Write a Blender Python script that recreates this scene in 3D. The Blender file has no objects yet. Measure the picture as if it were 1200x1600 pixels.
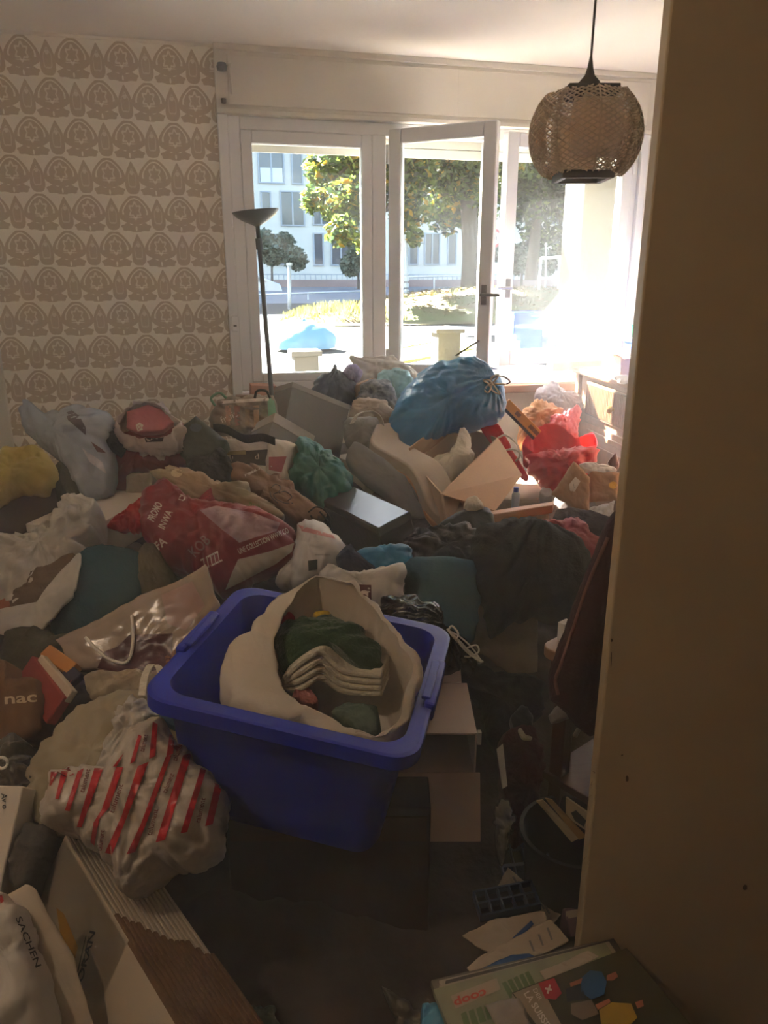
import bpy, bmesh, math, random
import numpy as np
from mathutils import Vector, Matrix, noise
from mathutils.bvhtree import BVHTree
from mathutils.geometry import tessellate_polygon
random.seed(7); noise.seed_set(3)
S = bpy.context.scene; COL = S.collection
# ---------------------------------------------------------------- camera, sky, sun, exposure
FPX, PITCH, YAW, EYE = 1180.0, math.radians(17.2), math.radians(14.0), 1.45
cam = bpy.data.cameras.new('camera'); cam.sensor_fit = 'VERTICAL'; cam.sensor_height = 24.0
cam.lens = 24.0*FPX/1600.0; cam.clip_start = .02; cam.clip_end = 500
CAM = bpy.data.objects.new('camera', cam); COL.objects.link(CAM)
CAM.location = (0, 0, EYE); CAM.rotation_euler = (math.pi/2-PITCH, 0, -YAW); S.camera = CAM
W = bpy.data.worlds.new('world'); S.world = W; W.use_nodes = True
nt = W.node_tree; sky = nt.nodes.new('ShaderNodeTexSky'); sky.sky_type = 'NISHITA'; sky.sun_disc = False
sky.sun_elevation = math.radians(38); sky.sun_rotation = math.radians(-32); sky.air_density = 1.2; sky.dust_density = 2.0
bg = nt.nodes['Background']; bg.inputs[1].default_value = .10; nt.links.new(sky.outputs[0], bg.inputs[0])
sun = bpy.data.lights.new('sun', 'SUN'); sun.energy = 18.5; sun.angle = math.radians(.6); sun.color = (1, .96, .9)
SUN = bpy.data.objects.new('sun', sun); COL.objects.link(SUN)
SUNDIR = Vector((.41, -.67, -.62)).normalized(); SUN.rotation_euler = SUNDIR.to_track_quat('-Z', 'Y').to_euler()
vs = S.view_settings; S.display_settings.display_device = 'sRGB'
vs.view_transform = 'Standard'; vs.look = 'None'; vs.gamma = 1; vs.use_curve_mapping = False; vs.exposure = 3.8
S.cycles.max_bounces = 10; S.cycles.diffuse_bounces = 6; S.cycles.transparent_max_bounces = 16
S.cycles.volume_bounces = 1; S.cycles.sample_clamp_indirect = 6
HAZE = .05
LAMP_W = .85
# ---------------------------------------------------------------- helpers
cp, sp, cyw, syw = math.cos(PITCH), math.sin(PITCH), math.cos(YAW), math.sin(YAW)
RT = Vector((cyw, -syw, 0)); HF = Vector((syw, cyw, 0)); FW = HF*cp-Vector((0, 0, sp)); UP = HF*sp+Vector((0, 0, cp))
C0 = Vector((0, 0, EYE))
def ray(u, v): return FW+RT*((u-600)/FPX)+UP*((800-v)/FPX)
def aZ(u, v, z): d = ray(u, v); return C0+d*((z-EYE)/d.z)
def aY(u, v, y): d = ray(u, v); return C0+d*(y/d.y)
def aD(u, v, t): d = ray(u, v); return C0+d*(t/(d.x*syw+d.y*cyw))      # t metres ahead along the floor
def aP(u, v, p, n): d = ray(u, v); return C0+d*((p-C0).dot(n)/d.dot(n))
def lin(c):
    f = lambda x: x/12.92 if x <= .04045 else ((x+.055)/1.055)**2.4
    return tuple(f(x/255.) for x in c)+(1.,)
_M = {}
def M(name, col=(200, 200, 200), rough=.6, bump=0, bs=60, var=0, vs_=6, tr=0, metal=0, spec=.5, coat=0, sheen=0, col2=None, stretch=None, crink=0, cs_=9):
    """a procedural material: colour with noise-driven grain or wear (var), fine relief (bump), thin translucency (tr)"""
    if name in _M: return _M[name]
    m = bpy.data.materials.new(name); m.use_nodes = True; t = m.node_tree; N = t.nodes; L = t.links
    b = N['Principled BSDF']; b.inputs['Base Color'].default_value = lin(col); b.inputs['Roughness'].default_value = rough
    b.inputs['Metallic'].default_value = metal; b.inputs['Specular IOR Level'].default_value = spec
    b.inputs['Coat Weight'].default_value = coat; b.inputs['Sheen Weight'].default_value = sheen
    tc = N.new('ShaderNodeTexCoord'); src = tc.outputs['Object']
    if stretch:
        mp = N.new('ShaderNodeMapping'); mp.inputs['Scale'].default_value = stretch; L.new(src, mp.inputs[0]); src = mp.outputs[0]
    cs = None
    if var or col2:
        n = N.new('ShaderNodeTexNoise'); n.inputs['Scale'].default_value = vs_; n.inputs['Detail'].default_value = 5; L.new(src, n.inputs[0])
        mx = N.new('ShaderNodeMix'); mx.data_type = 'RGBA'; r = N.new('ShaderNodeMapRange')
        r.inputs[1].default_value = .35; r.inputs[2].default_value = .65; L.new(n.outputs[0], r.inputs[0]); L.new(r.outputs[0], mx.inputs[0])
        mx.inputs[6].default_value = lin(col); mx.inputs[7].default_value = lin(col2) if col2 else tuple(x*(1-var) for x in lin(col)[:3])+(1,)
        L.new(mx.outputs[2], b.inputs['Base Color']); cs = mx.outputs[2]
    if bump:
        n2 = N.new('ShaderNodeTexNoise'); n2.inputs['Scale'].default_value = bs; n2.inputs['Detail'].default_value = 4; L.new(src, n2.inputs[0])
        bp = N.new('ShaderNodeBump'); bp.inputs['Strength'].default_value = bump; bp.inputs['Distance'].default_value = .01
        L.new(n2.outputs[0], bp.inputs['Height']); L.new(bp.outputs[0], b.inputs['Normal'])
    if crink:                                      # sharp fold lines of plastic film or nylon
        wn = N.new('ShaderNodeTexNoise'); wn.inputs['Scale'].default_value = 3; L.new(src, wn.inputs[0])
        wx = N.new('ShaderNodeMix'); wx.data_type = 'VECTOR'; wx.inputs[0].default_value = .22; L.new(src, wx.inputs[4]); L.new(wn.outputs['Color'], wx.inputs[5]); hts = None
        for sc_, am in ((cs_, 1), (cs_*2.3, .45)):
            vo = N.new('ShaderNodeTexVoronoi'); vo.feature = 'DISTANCE_TO_EDGE'; vo.inputs['Scale'].default_value = sc_; L.new(wx.outputs[1], vo.inputs['Vector'])
            mm = N.new('ShaderNodeMath'); mm.operation = 'MULTIPLY'; mm.inputs[1].default_value = am/sc_*9; L.new(vo.outputs['Distance'], mm.inputs[0])
            if hts: ad = N.new('ShaderNodeMath'); L.new(hts, ad.inputs[0]); L.new(mm.outputs[0], ad.inputs[1]); hts = ad.outputs[0]
            else: hts = mm.outputs[0]
        b2 = N.new('ShaderNodeBump'); b2.inputs['Strength'].default_value = crink; b2.inputs['Distance'].default_value = .03; L.new(hts, b2.inputs['Height'])
        if bump: L.new(bp.outputs[0], b2.inputs['Normal'])
        L.new(b2.outputs[0], b.inputs['Normal'])
    if tr:
        ts = N.new('ShaderNodeBsdfTranslucent'); ts.inputs[0].default_value = lin(col)
        if cs: L.new(cs, ts.inputs[0])
        ms = N.new('ShaderNodeMixShader'); ms.inputs[0].default_value = tr
        L.new(b.outputs[0], ms.inputs[1]); L.new(ts.outputs[0], ms.inputs[2]); L.new(ms.outputs[0], N['Material Output'].inputs[0])
    _M[name] = m; return m
def film(name, col, mixv=.6, rough=.25):
    """clear or milky plastic film / glass: partly transparent, partly glossy surface"""
    if name in _M: return _M[name]
    m = bpy.data.materials.new(name); m.use_nodes = True; t = m.node_tree; N = t.nodes; L = t.links
    b = N['Principled BSDF']; b.inputs['Base Color'].default_value = lin(col); b.inputs['Roughness'].default_value = rough
    tp = N.new('ShaderNodeBsdfTransparent'); tp.inputs[0].default_value = (.97, .98, .98, 1)
    ms = N.new('ShaderNodeMixShader'); ms.inputs[0].default_value = mixv
    L.new(tp.outputs[0], ms.inputs[1]); L.new(b.outputs[0], ms.inputs[2]); L.new(ms.outputs[0], N['Material Output'].inputs[0])
    _M[name] = m; return m
def glass(name):
    if name in _M: return _M[name]
    m = bpy.data.materials.new(name); m.use_nodes = True; t = m.node_tree; N = t.nodes; L = t.links
    N.remove(N['Principled BSDF']); tp = N.new('ShaderNodeBsdfTransparent'); tp.inputs[0].default_value = (.93, .96, .96, 1)
    gl = N.new('ShaderNodeBsdfGlossy'); gl.inputs['Roughness'].default_value = .02
    fr = N.new('ShaderNodeFresnel'); fr.inputs[0].default_value = 1.45
    ms = N.new('ShaderNodeMixShader'); L.new(fr.outputs[0], ms.inputs[0])
    L.new(tp.outputs[0], ms.inputs[1]); L.new(gl.outputs[0], ms.inputs[2])
    dust = N.new('ShaderNodeBsdfTranslucent'); dust.inputs[0].default_value = (.8, .8, .78, 1)
    m2 = N.new('ShaderNodeMixShader'); m2.inputs[0].default_value = .002
    L.new(ms.outputs[0], m2.inputs[1]); L.new(dust.outputs[0], m2.inputs[2]); L.new(m2.outputs[0], N['Material Output'].inputs[0])
    _M[name] = m; return m
def tag(o, label=None, cat=None, group=None, kind=None):
    for k, v in (('label', label), ('category', cat), ('group', group), ('kind', kind)):
        if v: o[k] = v
    return o
def thing(name, label, cat, loc=(0, 0, 0), rz=0, group=None):
    o = bpy.data.objects.new(name, None); COL.objects.link(o); o.location = loc; o.rotation_euler = (0, 0, rz)
    o.empty_display_size = .05
    return tag(o, label, cat, group)
def obj(name, verts, faces, mat, parent=None, loc=None, smooth=True, world=True):
    """one mesh object. verts are world coordinates; the origin goes to loc (or the parent's)."""
    base = Vector(loc) if loc is not None else Vector((0, 0, 0))
    me = bpy.data.meshes.new(name)
    if parent is not None and world:
        pm = wm(parent).inverted(); me.from_pydata([tuple(pm @ Vector(v)) for v in verts], [], faces)
    elif parent is None: me.from_pydata([tuple(Vector(v)-base) for v in verts], [], faces)
    else: me.from_pydata([tuple(v) for v in verts], [], faces)
    for m in (mat if isinstance(mat, (list, tuple)) else [mat]): me.materials.append(m)
    if smooth is True: me.shade_smooth()
    elif smooth: me.shade_smooth(); me.set_sharp_from_angle(angle=math.radians(smooth))
    me.update(); o = bpy.data.objects.new(name, me); COL.objects.link(o)
    if parent is not None: o.parent = parent
    else: o.location = base
    return o
def wm(o):
    m = Matrix.LocRotScale(o.location, o.rotation_euler, o.scale)
    return wm(o.parent) @ m if o.parent else m
class MB:
    """collects boxes, tubes and sheets into one mesh"""
    def __init__(s): s.v, s.f = [], []
    def add(s, v, f):
        b = len(s.v); s.v += [Vector(x) for x in v]; s.f += [tuple(i+b for i in q) for q in f]; return s
    def hexa(s, o, a, b, c):
        """box from corner o with edge vectors a, b, c"""
        o, a, b, c = map(Vector, (o, a, b, c)); P = [o, o+a, o+a+b, o+b, o+c, o+a+c, o+a+b+c, o+b+c]
        F = [(0, 3, 2, 1), (4, 5, 6, 7), (0, 1, 5, 4), (1, 2, 6, 5), (2, 3, 7, 6), (3, 0, 4, 7)]
        if a.cross(b).dot(c) < 0: F = [q[::-1] for q in F]
        return s.add(P, F)
    def box(s, x0, x1, y0, y1, z0, z1): return s.hexa((x0, y0, z0), (x1-x0, 0, 0), (0, y1-y0, 0), (0, 0, z1-z0))
    def tube(s, pts, r, n=8, cap=True):
        pts = [Vector(p) for p in pts]; rs = r if isinstance(r, (list, tuple)) else [r]*len(pts); V = []; up = Vector((.13, .21, .97))
        for i, p in enumerate(pts):
            t = (pts[min(i+1, len(pts)-1)]-pts[max(i-1, 0)]).normalized(); x = t.cross(up)
            if x.length < .05: x = t.cross(Vector((1, 0, 0)))
            x.normalize(); y = t.cross(x)
            V += [p+(x*math.cos(k*2*math.pi/n)+y*math.sin(k*2*math.pi/n))*rs[i] for k in range(n)]
        F = [(i*n+k, i*n+(k+1) % n, (i+1)*n+(k+1) % n, (i+1)*n+k) for i in range(len(pts)-1) for k in range(n)]
        if cap: F += [tuple(range(n))[::-1], tuple((len(pts)-1)*n+k for k in range(n))]
        return s.add(V, F)
    def strip(s, pts, wv, th):
        """a flat band along pts, wv = width vector(s), th = thickness"""
        pts = [Vector(p) for p in pts]; V = []
        for i, p in enumerate(pts):
            w = Vector(wv[i]) if isinstance(wv, list) else Vector(wv)
            t = pts[min(i+1, len(pts)-1)]-pts[max(i-1, 0)]; n = t.cross(w).normalized()*th
            V += [p-w/2, p+w/2, p+w/2-n, p-w/2-n]
        F = [(i*4+k, i*4+(k+1) % 4, (i+1)*4+(k+1) % 4, (i+1)*4+k) for i in range(len(pts)-1) for k in range(4)]
        e = (len(pts)-1)*4; return s.add(V, F+[(3, 2, 1, 0), (e, e+1, e+2, e+3)])
    def lathe(s, c, prof, n=24):
        c = Vector(c); V = [c+Vector((r*math.cos(k*2*math.pi/n), r*math.sin(k*2*math.pi/n), z)) for r, z in prof for k in range(n)]
        return s.add(V, [(i*n+k, i*n+(k+1) % n, (i+1)*n+(k+1) % n, (i+1)*n+k) for i in range(len(prof)-1) for k in range(n)])
    def build(s, name, mat, parent=None, loc=None, smooth=False, bevel=0, solid=0, kind=None):
        o = obj(name, s.v, s.f, mat, parent, loc, smooth)
        if solid:
            m = o.modifiers.new('solid', 'SOLIDIFY'); m.thickness = solid; m.offset = 0
        if bevel:
            m = o.modifiers.new('bevel', 'BEVEL'); m.width = bevel; m.segments = 2; m.limit_method = 'ANGLE'
        if kind: o['kind'] = kind
        return o
def curve(pts, n=10):
    """Catmull-Rom through pts"""
    P = [Vector(p) for p in pts]; P = [P[0]*2-P[1]]+P+[P[-1]*2-P[-2]]; out = []
    for i in range(1, len(P)-2):
        a, b, c, d = P[i-1:i+3]
        for k in range(n):
            t = k/n; out.append(.5*((2*b)+(c-a)*t+(2*a-5*b+4*c-d)*t*t+(3*b-a-3*c+d)*t**3))
    return out+[P[-2]]
HEAP = []                                       # search trees of what already lies there, so that later things rest on them
def bvh_of(o):
    dg = bpy.context.evaluated_depsgraph_get(); m = wm(o)
    if o.modifiers:
        bpy.context.view_layer.update(); ev = o.evaluated_get(dg); me = ev.to_mesh(); vv = [m @ v.co for v in me.vertices]; pp = [tuple(p.vertices) for p in me.polygons]; ev.to_mesh_clear()
    else: vv = [m @ v.co for v in o.data.vertices]; pp = [tuple(p.vertices) for p in o.data.polygons]
    lo = Vector([min(v[i] for v in vv) for i in range(3)]); hi = Vector([max(v[i] for v in vv) for i in range(3)])
    return BVHTree.FromPolygons(vv, pp), lo, hi
def lay(o):
    if o.type == 'MESH' and len(o.data.polygons): HEAP.append(bvh_of(o))
    for c in o.children: lay(c)
    return o
def crease(p, f, seed=0.0):
    q = Vector((p[0]*f+seed, p[1]*f-seed*.7, p[2]*f+seed*1.3)); q = q+noise.noise_vector(q*.6)*.45
    return 1.2*(.30-abs(noise.noise(q))**.85)+.75*(.30-abs(noise.noise(q*2.0+Vector((5, 1, 3))))**.85)+.42*(.3-abs(noise.noise(q*4.1)))+.2*(.3-abs(noise.noise(q*8.3)))
FILM = ('plastic', 'film', 'kraft', 'paper', 'nylon', 'carrier', 'foil', 'wrapper', 'print')
def facets(p, f, seed=0.0):
    """crumpled film: flat facets that meet in sharp fold lines"""
    q = Vector((p[0]*f+seed, p[1]*f-seed*.7, p[2]*f+seed*1.3)); q = q+noise.noise_vector(q*.5)*.5
    a = noise.voronoi(q*.75)[0]; b = noise.voronoi(q*1.9+Vector((3, 7, 1)))[0]; c = noise.voronoi(q*4.1)[0]
    return 1.9*(min(a[1]-a[0], .6)-.25)+1.3*(min(b[1]-b[0], .6)-.25)+.7*(min(c[1]-c[0], .6)-.25)+.7*(.30-abs(noise.noise(q*.8)))
def resample(pts, n, smooth=True):
    P = [Vector(p) for p in pts]; m = len(P)
    if smooth:
        Q = []
        for i in range(m):
            a, b, c, d = P[i-1], P[i], P[(i+1) % m], P[(i+2) % m]
            for k in range(8):
                t = k/8; Q.append(.5*((2*b)+(c-a)*t+(2*a-5*b+4*c-d)*t*t+(3*b-a-3*c+d)*t**3))
        # half way between the round and the straight outline, so that corners stay
        R = [P[i].lerp(P[(i+1) % m], k/8) for i in range(m) for k in range(8)]; P = [q.lerp(r, .35) for q, r in zip(Q, R)]
    L = [0.]
    for i in range(len(P)): L.append(L[-1]+(P[(i+1) % len(P)]-P[i]).length)
    out, j = [], 0
    for k in range(n):
        t = L[-1]*k/n
        while L[j+1] < t: j += 1
        out.append(P[j].lerp(P[(j+1) % len(P)], (t-L[j])/max(1e-9, L[j+1]-L[j])))
    return out
def plane_normal(elev, az=0):
    e, a = math.radians(elev), math.radians(az); h = -HF
    h = Vector((h.x*math.cos(a)-h.y*math.sin(a), h.x*math.sin(a)+h.y*math.cos(a), 0))
    return h*math.cos(e)+Vector((0, 0, math.sin(e)))
def puff(name, label, cat, mat, poly, z=None, y=None, d=None, elev=45, az=0, T=.08, B=.2, amp=.016, f=9, p=2.6, q=.6, N=96, K=22, grain=None,
         knot=None, sag=0, smooth=True, group=None, parent=None, center=None, edge=.5, at=None, rest=True, cap=True, lump=.0):
    """a filled, creased bag or cloth: its outline lies on a plane through the anchor; it bulges T towards the plane's normal and
    B behind it, or until it meets what it rests on. knot = (u, v, folds, depth): folds that gather at a point."""
    n = plane_normal(elev, az)
    cu, cv = center or (sum(a for a, _ in poly)/len(poly), sum(b for _, b in poly)/len(poly))
    au, av = at or (cu, cv)
    P0 = aZ(au, av, z) if z is not None else aY(au, av, y) if y is not None else aD(au, av, d)
    e1 = Vector((0, 0, 1)).cross(n).normalized(); e2 = n.cross(e1)
    pc = aP(cu, cv, P0, n); out = resample([aP(u, v, P0, n) for u, v in poly], N, smooth)
    size = max((o-pc).length for o in out); seed = random.uniform(0, 50)
    kp = aP(knot[0], knot[1], P0, n) if knot else None; g = None
    if grain is not None: ga = math.radians(grain); g = e1*math.cos(ga)+e2*math.sin(ga)
    V, F, back = [], [], []
    wrinkle = facets if any(w_ in mat.name for w_ in FILM) else crease
    def disp(pt, r):
        w = min(1, (1-r)*5+edge*.25); s = Vector(pt)
        if g is not None: s = s-g*(s.dot(g)*.68)
        dz = amp*wrinkle(s, f, seed)*w+lump*noise.noise(s*4+Vector((seed, 0, 0)))*w
        if kp is not None:
            k = pt-kp; a = math.atan2(k.dot(e2), k.dot(e1)); rr = k.length
            dz += knot[3]*(abs(math.sin(a*knot[2]*.5+2.2*noise.noise(Vector((a*1.5, seed, rr*3)))))-.5)*math.exp(-rr/(size*.75))*min(1, rr/(size*.12))*w
        return dz
    rad = [1-(1-k/K)**1.0 for k in range(1, K+1)]; rad = [math.sin(x*math.pi/2)**.85 for x in rad]
    jit = [amp*edge*2.2*wrinkle(o, f*1.3, seed+9) for o in out]
    def front(i, r):
        o = out[i]; dirv = (o-pc); rr = dirv.length+jit[i]*r; pt = pc+dirv.normalized()*rr*r
        h = T*(max(0, 1-r**p))**q*(1-sag*(pt-pc).dot(e2)/size)
        return pt, h+disp(pt, r)
    c_h = T+disp(pc, 0); V.append(pc+n*c_h)
    for r in rad:
        for i in range(N):
            pt, h = front(i, r); V.append(pt+n*h)
    lo = Vector([min(v[i] for v in V) for i in range(3)])-Vector((B, B, B)); hi = Vector([max(v[i] for v in V) for i in range(3)])+Vector((.02, .02, .02))
    trees = [t for t, a, b in HEAP if all(a[i] < hi[i] and b[i] > lo[i] for i in range(3))] if rest else []
    def clampb(fp, want):
        for t in trees:
            h = t.ray_cast(fp+n*.0, -n, want+.006)
            if h[3] is not None: want = min(want, max(.004, h[3]-.006))
        return want
    F += [(0, 1+i, 1+(i+1) % N) for i in range(N)]
    for k in range(K-1): F += [(1+k*N+i, 1+(k+1)*N+i, 1+(k+1)*N+(i+1) % N, 1+k*N+(i+1) % N) for i in range(N)]
    off = len(V)                                  # the back shares the rim ring
    ridx = lambda k, i: (1+(K-1)*N+i % N) if k == KB else off+(k-1)*N+(i % N)
    KB = max(6, K//2); rb = [math.sin(k/KB*math.pi/2)**.8 for k in range(1, KB+1)]
    for k in range(1, KB):
        r = rb[k-1]
        for i in range(N):
            pt, h = front(i, r); fp = pt+n*h; want = h+B*(max(0, 1-r**3.2))**.5
            V.append(fp-n*clampb(fp, want) if want > 0 else fp)
    cb = len(V); fp = V[0]; V.append(fp-n*clampb(fp, c_h+B))
    for i in range(N): F.append((cb, ridx(1, i+1), ridx(1, i)))
    for k in range(1, KB): F += [(ridx(k, i), ridx(k, i+1), ridx(k+1, i+1), ridx(k+1, i)) for i in range(N)]
    o = obj(name, V, F, mat, parent, pc, True); tag(o, label, cat, group)
    if parent is None and rest: lay(o)
    return o
def ringpx(poly, P0, n, N, smooth=True): return resample([aP(u, v, P0, n) for u, v in poly], N, smooth)
def loft(name, label, cat, mat, rings, amp=.008, f=10, solid=.0015, parent=None, sub=8, group=None, closed_end=True, N=96, grain_up=True, edge=.6, kids=False):
    """an open bag: rings (lists of N points, rim first) joined by a smooth surface, creased; the far end is closed"""
    R = [rings[0]]; m = len(rings)
    for i in range(m-1):
        a, b, c, d = rings[max(i-1, 0)], rings[i], rings[i+1], rings[min(i+2, m-1)]
        for k in range(1, sub+1):
            t = k/sub; R.append([.5*((2*B_)+(C_-A)*t+(2*A-5*B_+4*C_-D)*t*t+(3*B_-A-3*C_+D)*t**3) for A, B_, C_, D in zip(a, b, c, d)])
    seed = random.uniform(0, 50); V = []; wrinkle = facets if any(w_ in mat.name for w_ in FILM) else crease
    for k, r in enumerate(R):
        c = sum(r, Vector())/N; w = 1 if k > 2 else edge
        for i, p_ in enumerate(r):
            o = p_-c; s = Vector(p_)
            if grain_up: s.z *= .35
            V.append(p_+o.normalized()*amp*w*wrinkle(s, f, seed))
    F = [(k*N+i, (k+1)*N+i, (k+1)*N+(i+1) % N, k*N+(i+1) % N) for k in range(len(R)-1) for i in range(N)]
    if closed_end:
        e = (len(R)-1)*N; c = len(V); V.append(sum(R[-1], Vector())/N); F += [(e+i, c, e+(i+1) % N) for i in range(N)]
    o = obj(name, V, F, mat, parent, sum(R[-1], Vector())/N, True); tag(o, label, cat, group)
    if solid:
        md = o.modifiers.new('solid', 'SOLIDIFY'); md.thickness = solid; md.offset = 0
    if parent is None: lay(o)
    return o
def pbox(name, label, cat, mat, A, B, Cc, th, parent=None, group=None, bevel=.003, how='z', cut=True):
    """a closed box: A, B, Cc are three corners of its visible face as (u, v, height) or, how='y', (u, v, y); th = depth behind that face"""
    g = aZ if how == 'z' else aY if how == 'y' else aD
    A, B, Cc = g(*A), g(*B), g(*Cc); x = B-A; y = Cc-A; y = y-x*(y.dot(x)/x.dot(x)); n = x.cross(y).normalized()
    if n.dot(C0-A) < 0: n = -n
    o = MB().hexa(A, x, y, -n*th).build(name, mat, parent, None if parent else A, smooth=30, bevel=bevel); tag(o, label, cat, group)
    o['_f'] = 0; del o['_f']
    return (o, A, x, y, n)
def drape(parent, V, F, mat, name, dens, tree=None, off=.0016):
    """print on a thing's surface: 2D picture points are dropped onto the mesh and kept just proud of it"""
    bm = bmesh.new(); vs_ = [bm.verts.new((x, y, 0)) for x, y in V]
    for q in F:
        try: bm.faces.new([vs_[i] for i in q])
        except ValueError: pass
    for _ in range(7):
        long = [e for e in bm.edges if e.calc_length() > dens]
        if not long or len(bm.verts) > 12000: break
        bmesh.ops.subdivide_edges(bm, edges=long, cuts=1, use_grid_fill=False); bmesh.ops.triangulate(bm, faces=bm.faces[:])
    t = tree or bvh_of(parent)[0]; out = []
    bm.verts.index_update()
    for v in bm.verts:
        d = ray(v.co.x, v.co.y).normalized(); h = t.ray_cast(C0, d)
        if h[0] is None:
            nr = t.find_nearest(C0+d*2)
            for dist in (1, 1.5, 2, 2.5, 3, 3.5): 
                c = t.find_nearest(C0+d*dist)
                if c[3] is not None and (nr[0] is None or c[3] < nr[3]): nr = c
            h = nr
        out.append(h[0]-d*off)
    fs = [tuple(v.index for v in q.verts) for q in bm.faces]; bm.free()
    return obj(name, out, fs, mat, parent, None, True)
def patch(parent, poly, mat, name='printed_patch', dens=9, tree=None, off=.0016):
    tri = tessellate_polygon([[Vector((u, v, 0)) for u, v in poly]])
    return drape(parent, poly, [tuple(q) for q in tri], mat, name, dens, tree, off)
def ptext(parent, text, at, along, size, mat, name='printed_lettering', up=None, bold=.0, dens=10, tree=None, off=.0022, spacing=1, mirror=False):
    """lettering printed on a thing: it starts at the point `at`, runs towards `along` and is `size` high"""
    cu = bpy.data.curves.new('lettering', 'FONT'); cu.body = text; cu.size = 1; cu.offset = bold; cu.resolution_u = 3; cu.space_character = spacing
    t = bpy.data.objects.new('lettering', cu); COL.objects.link(t); dg = bpy.context.evaluated_depsgraph_get(); dg.update()
    me = bpy.data.meshes.new_from_object(t.evaluated_get(dg)); wd = max(v.co.x for v in me.vertices) or 1
    a = Vector(at); x = (Vector(along)-a); ux = x/wd; u_ = Vector(up).normalized()*size if up else Vector((x.y, -x.x)).normalized()*size
    V = [tuple(a+ux*v.co.x+u_*(v.co.y/.72)) for v in me.vertices]; F = [tuple(p.vertices) for p in me.polygons]
    bpy.data.objects.remove(t); bpy.data.curves.remove(cu); bpy.data.meshes.remove(me)
    return drape(parent, V, F, mat, name, dens, tree, off)
# ---------------------------------------------------------------- room
X0, X1, YB, YF, ZC = -1.08, 2.72, 4.22, -.75, 2.525
class E_:                                         # arithmetic on shader sockets, for the wallpaper
    def __init__(s, t, o): s.t, s.o = t, o
    def op(s, k, b=None, c=None, rev=False):
        n = s.t.nodes.new('ShaderNodeMath'); n.operation = k
        for i, x in enumerate((b, s, c) if rev else (s, b, c)):
            if x is None: continue
            if isinstance(x, E_): s.t.links.new(x.o, n.inputs[i])
            else: n.inputs[i].default_value = x
        return E_(s.t, n.outputs[0])
    def __add__(s, b): return s.op('ADD', b)
    def __sub__(s, b): return s.op('SUBTRACT', b)
    def __rmul__(s, b): return s.op('MULTIPLY', b)
    def __rsub__(s, b): return s.op('SUBTRACT', b, rev=True)
    def __mul__(s, b): return s.op('MULTIPLY', b)
    def __truediv__(s, b): return s.op('DIVIDE', b)
    def lt(s, b): return s.op('LESS_THAN', b)
    def gt(s, b): return s.op('GREATER_THAN', b)
    def mx(s, b): return s.op('MAXIMUM', b)
    def mn(s, b): return s.op('MINIMUM', b)
    def fl(s): return s.op('FLOOR')
def wallpaper():
    m = bpy.data.materials.new('damask wallpaper'); m.use_nodes = True; t = m.node_tree; b = t.nodes['Principled BSDF']; b.inputs['Roughness'].default_value = .8
    tc = t.nodes.new('ShaderNodeTexCoord'); sx = t.nodes.new('ShaderNodeSeparateXYZ'); t.links.new(tc.outputs['Object'], sx.inputs[0])
    X, Z = E_(t, sx.outputs[0]), E_(t, sx.outputs[2]); nz = t.nodes.new('ShaderNodeTexNoise'); nz.inputs['Scale'].default_value = 90
    t.links.new(tc.outputs['Object'], nz.inputs[0]); jit = (E_(t, nz.outputs[0])-.5)*.07
    w, h = .218, .168
    row = (Z/h).fl(); odd = (row-(row/2).fl()*2); x = X/w+odd*.5; x = x-x.fl()-.5; z = Z/h-row-.5
    x = x*1.34                                       # cell about 1.34 wide, 1 high
    def ell(cx, cz, a, c, k=0, am=0, taper=0):
        dz = (z-cz)/c; dx = (x-cx)/((1-dz.mx(-.6)*taper)*a if taper else a); r = (dx*dx+dz*dz).op('SQRT')
        if k: r = r-(dx.op('ARCTAN2', dz)*k).op('COSINE')*am
        return r+jit
    E1 = lambda v_: E_(t, v_.o)
    og = ell(0, .12, .45, .41, 0, 0, .42); top = z.gt(-.02)
    dark = og.lt(1)-(og.lt(.80)-og.lt(.70))*top*.85-(ell(0, .09, .17, .22, 6, .2).lt(1)-ell(0, .09, .12, .15, 6, .2).lt(1))*.7-ell(0, -.1, .2, .02).lt(1)*.6
    leaf = ell(0, -.40, .17, .14, 5, .08).lt(1).mx(ell(-.25, -.37, .18, .11, 5, .12).lt(1)).mx(ell(.25, -.37, .18, .11, 5, .12).lt(1))-ell(0, -.41, .025, .07).lt(1)
    pear = None
    for sx_ in (-.67, .67):
        e = ell(sx_, -.03, .20, .44, 5, .04, .45); p_ = e.lt(1)-(e.lt(.60)-e.lt(.50))*.45-ell(sx_, .12, .05, .06).lt(1)*.6; pear = p_ if pear is None else pear.mx(p_)
    v = dark.mx(leaf).mx(pear).mx(0).mn(1)
    ao = None
    mix = t.nodes.new('ShaderNodeMix'); mix.data_type = 'RGBA'; t.links.new(v.o, mix.inputs[0])
    mix.inputs[6].default_value = lin((244, 236, 222)); mix.inputs[7].default_value = lin((196, 177, 153))
    t.links.new(mix.outputs[2], b.inputs['Base Color'])
    bp = t.nodes.new('ShaderNodeBump'); bp.inputs['Strength'].default_value = .25; bp.inputs['Distance'].default_value = .002
    t.links.new(v.o, bp.inputs['Height']); t.links.new(bp.outputs[0], b.inputs['Normal']); return m
plaster = M('aged white ceiling paint', (240, 231, 218), .9, .12, 40, .05, 2.5)
cream = M('cream wall paint', (224, 215, 200), .85, .1, 60, .08, 3)
lacquer = M('ivory lacquered wood', (216, 208, 194), .45, .05, 30, .05, 3)
pvc = M('white window lacquer', (226, 226, 226), .35, .03, 30, .04, 3)
floorm = M('worn brown parquet', (104, 76, 52), .5, .2, 30, .35, 5, stretch=(1, 8, 1))
def struct(mb, name, m, parent=None, **k):
    o = mb.build(name, m, parent, **k); o['kind'] = 'structure'; return o
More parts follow.
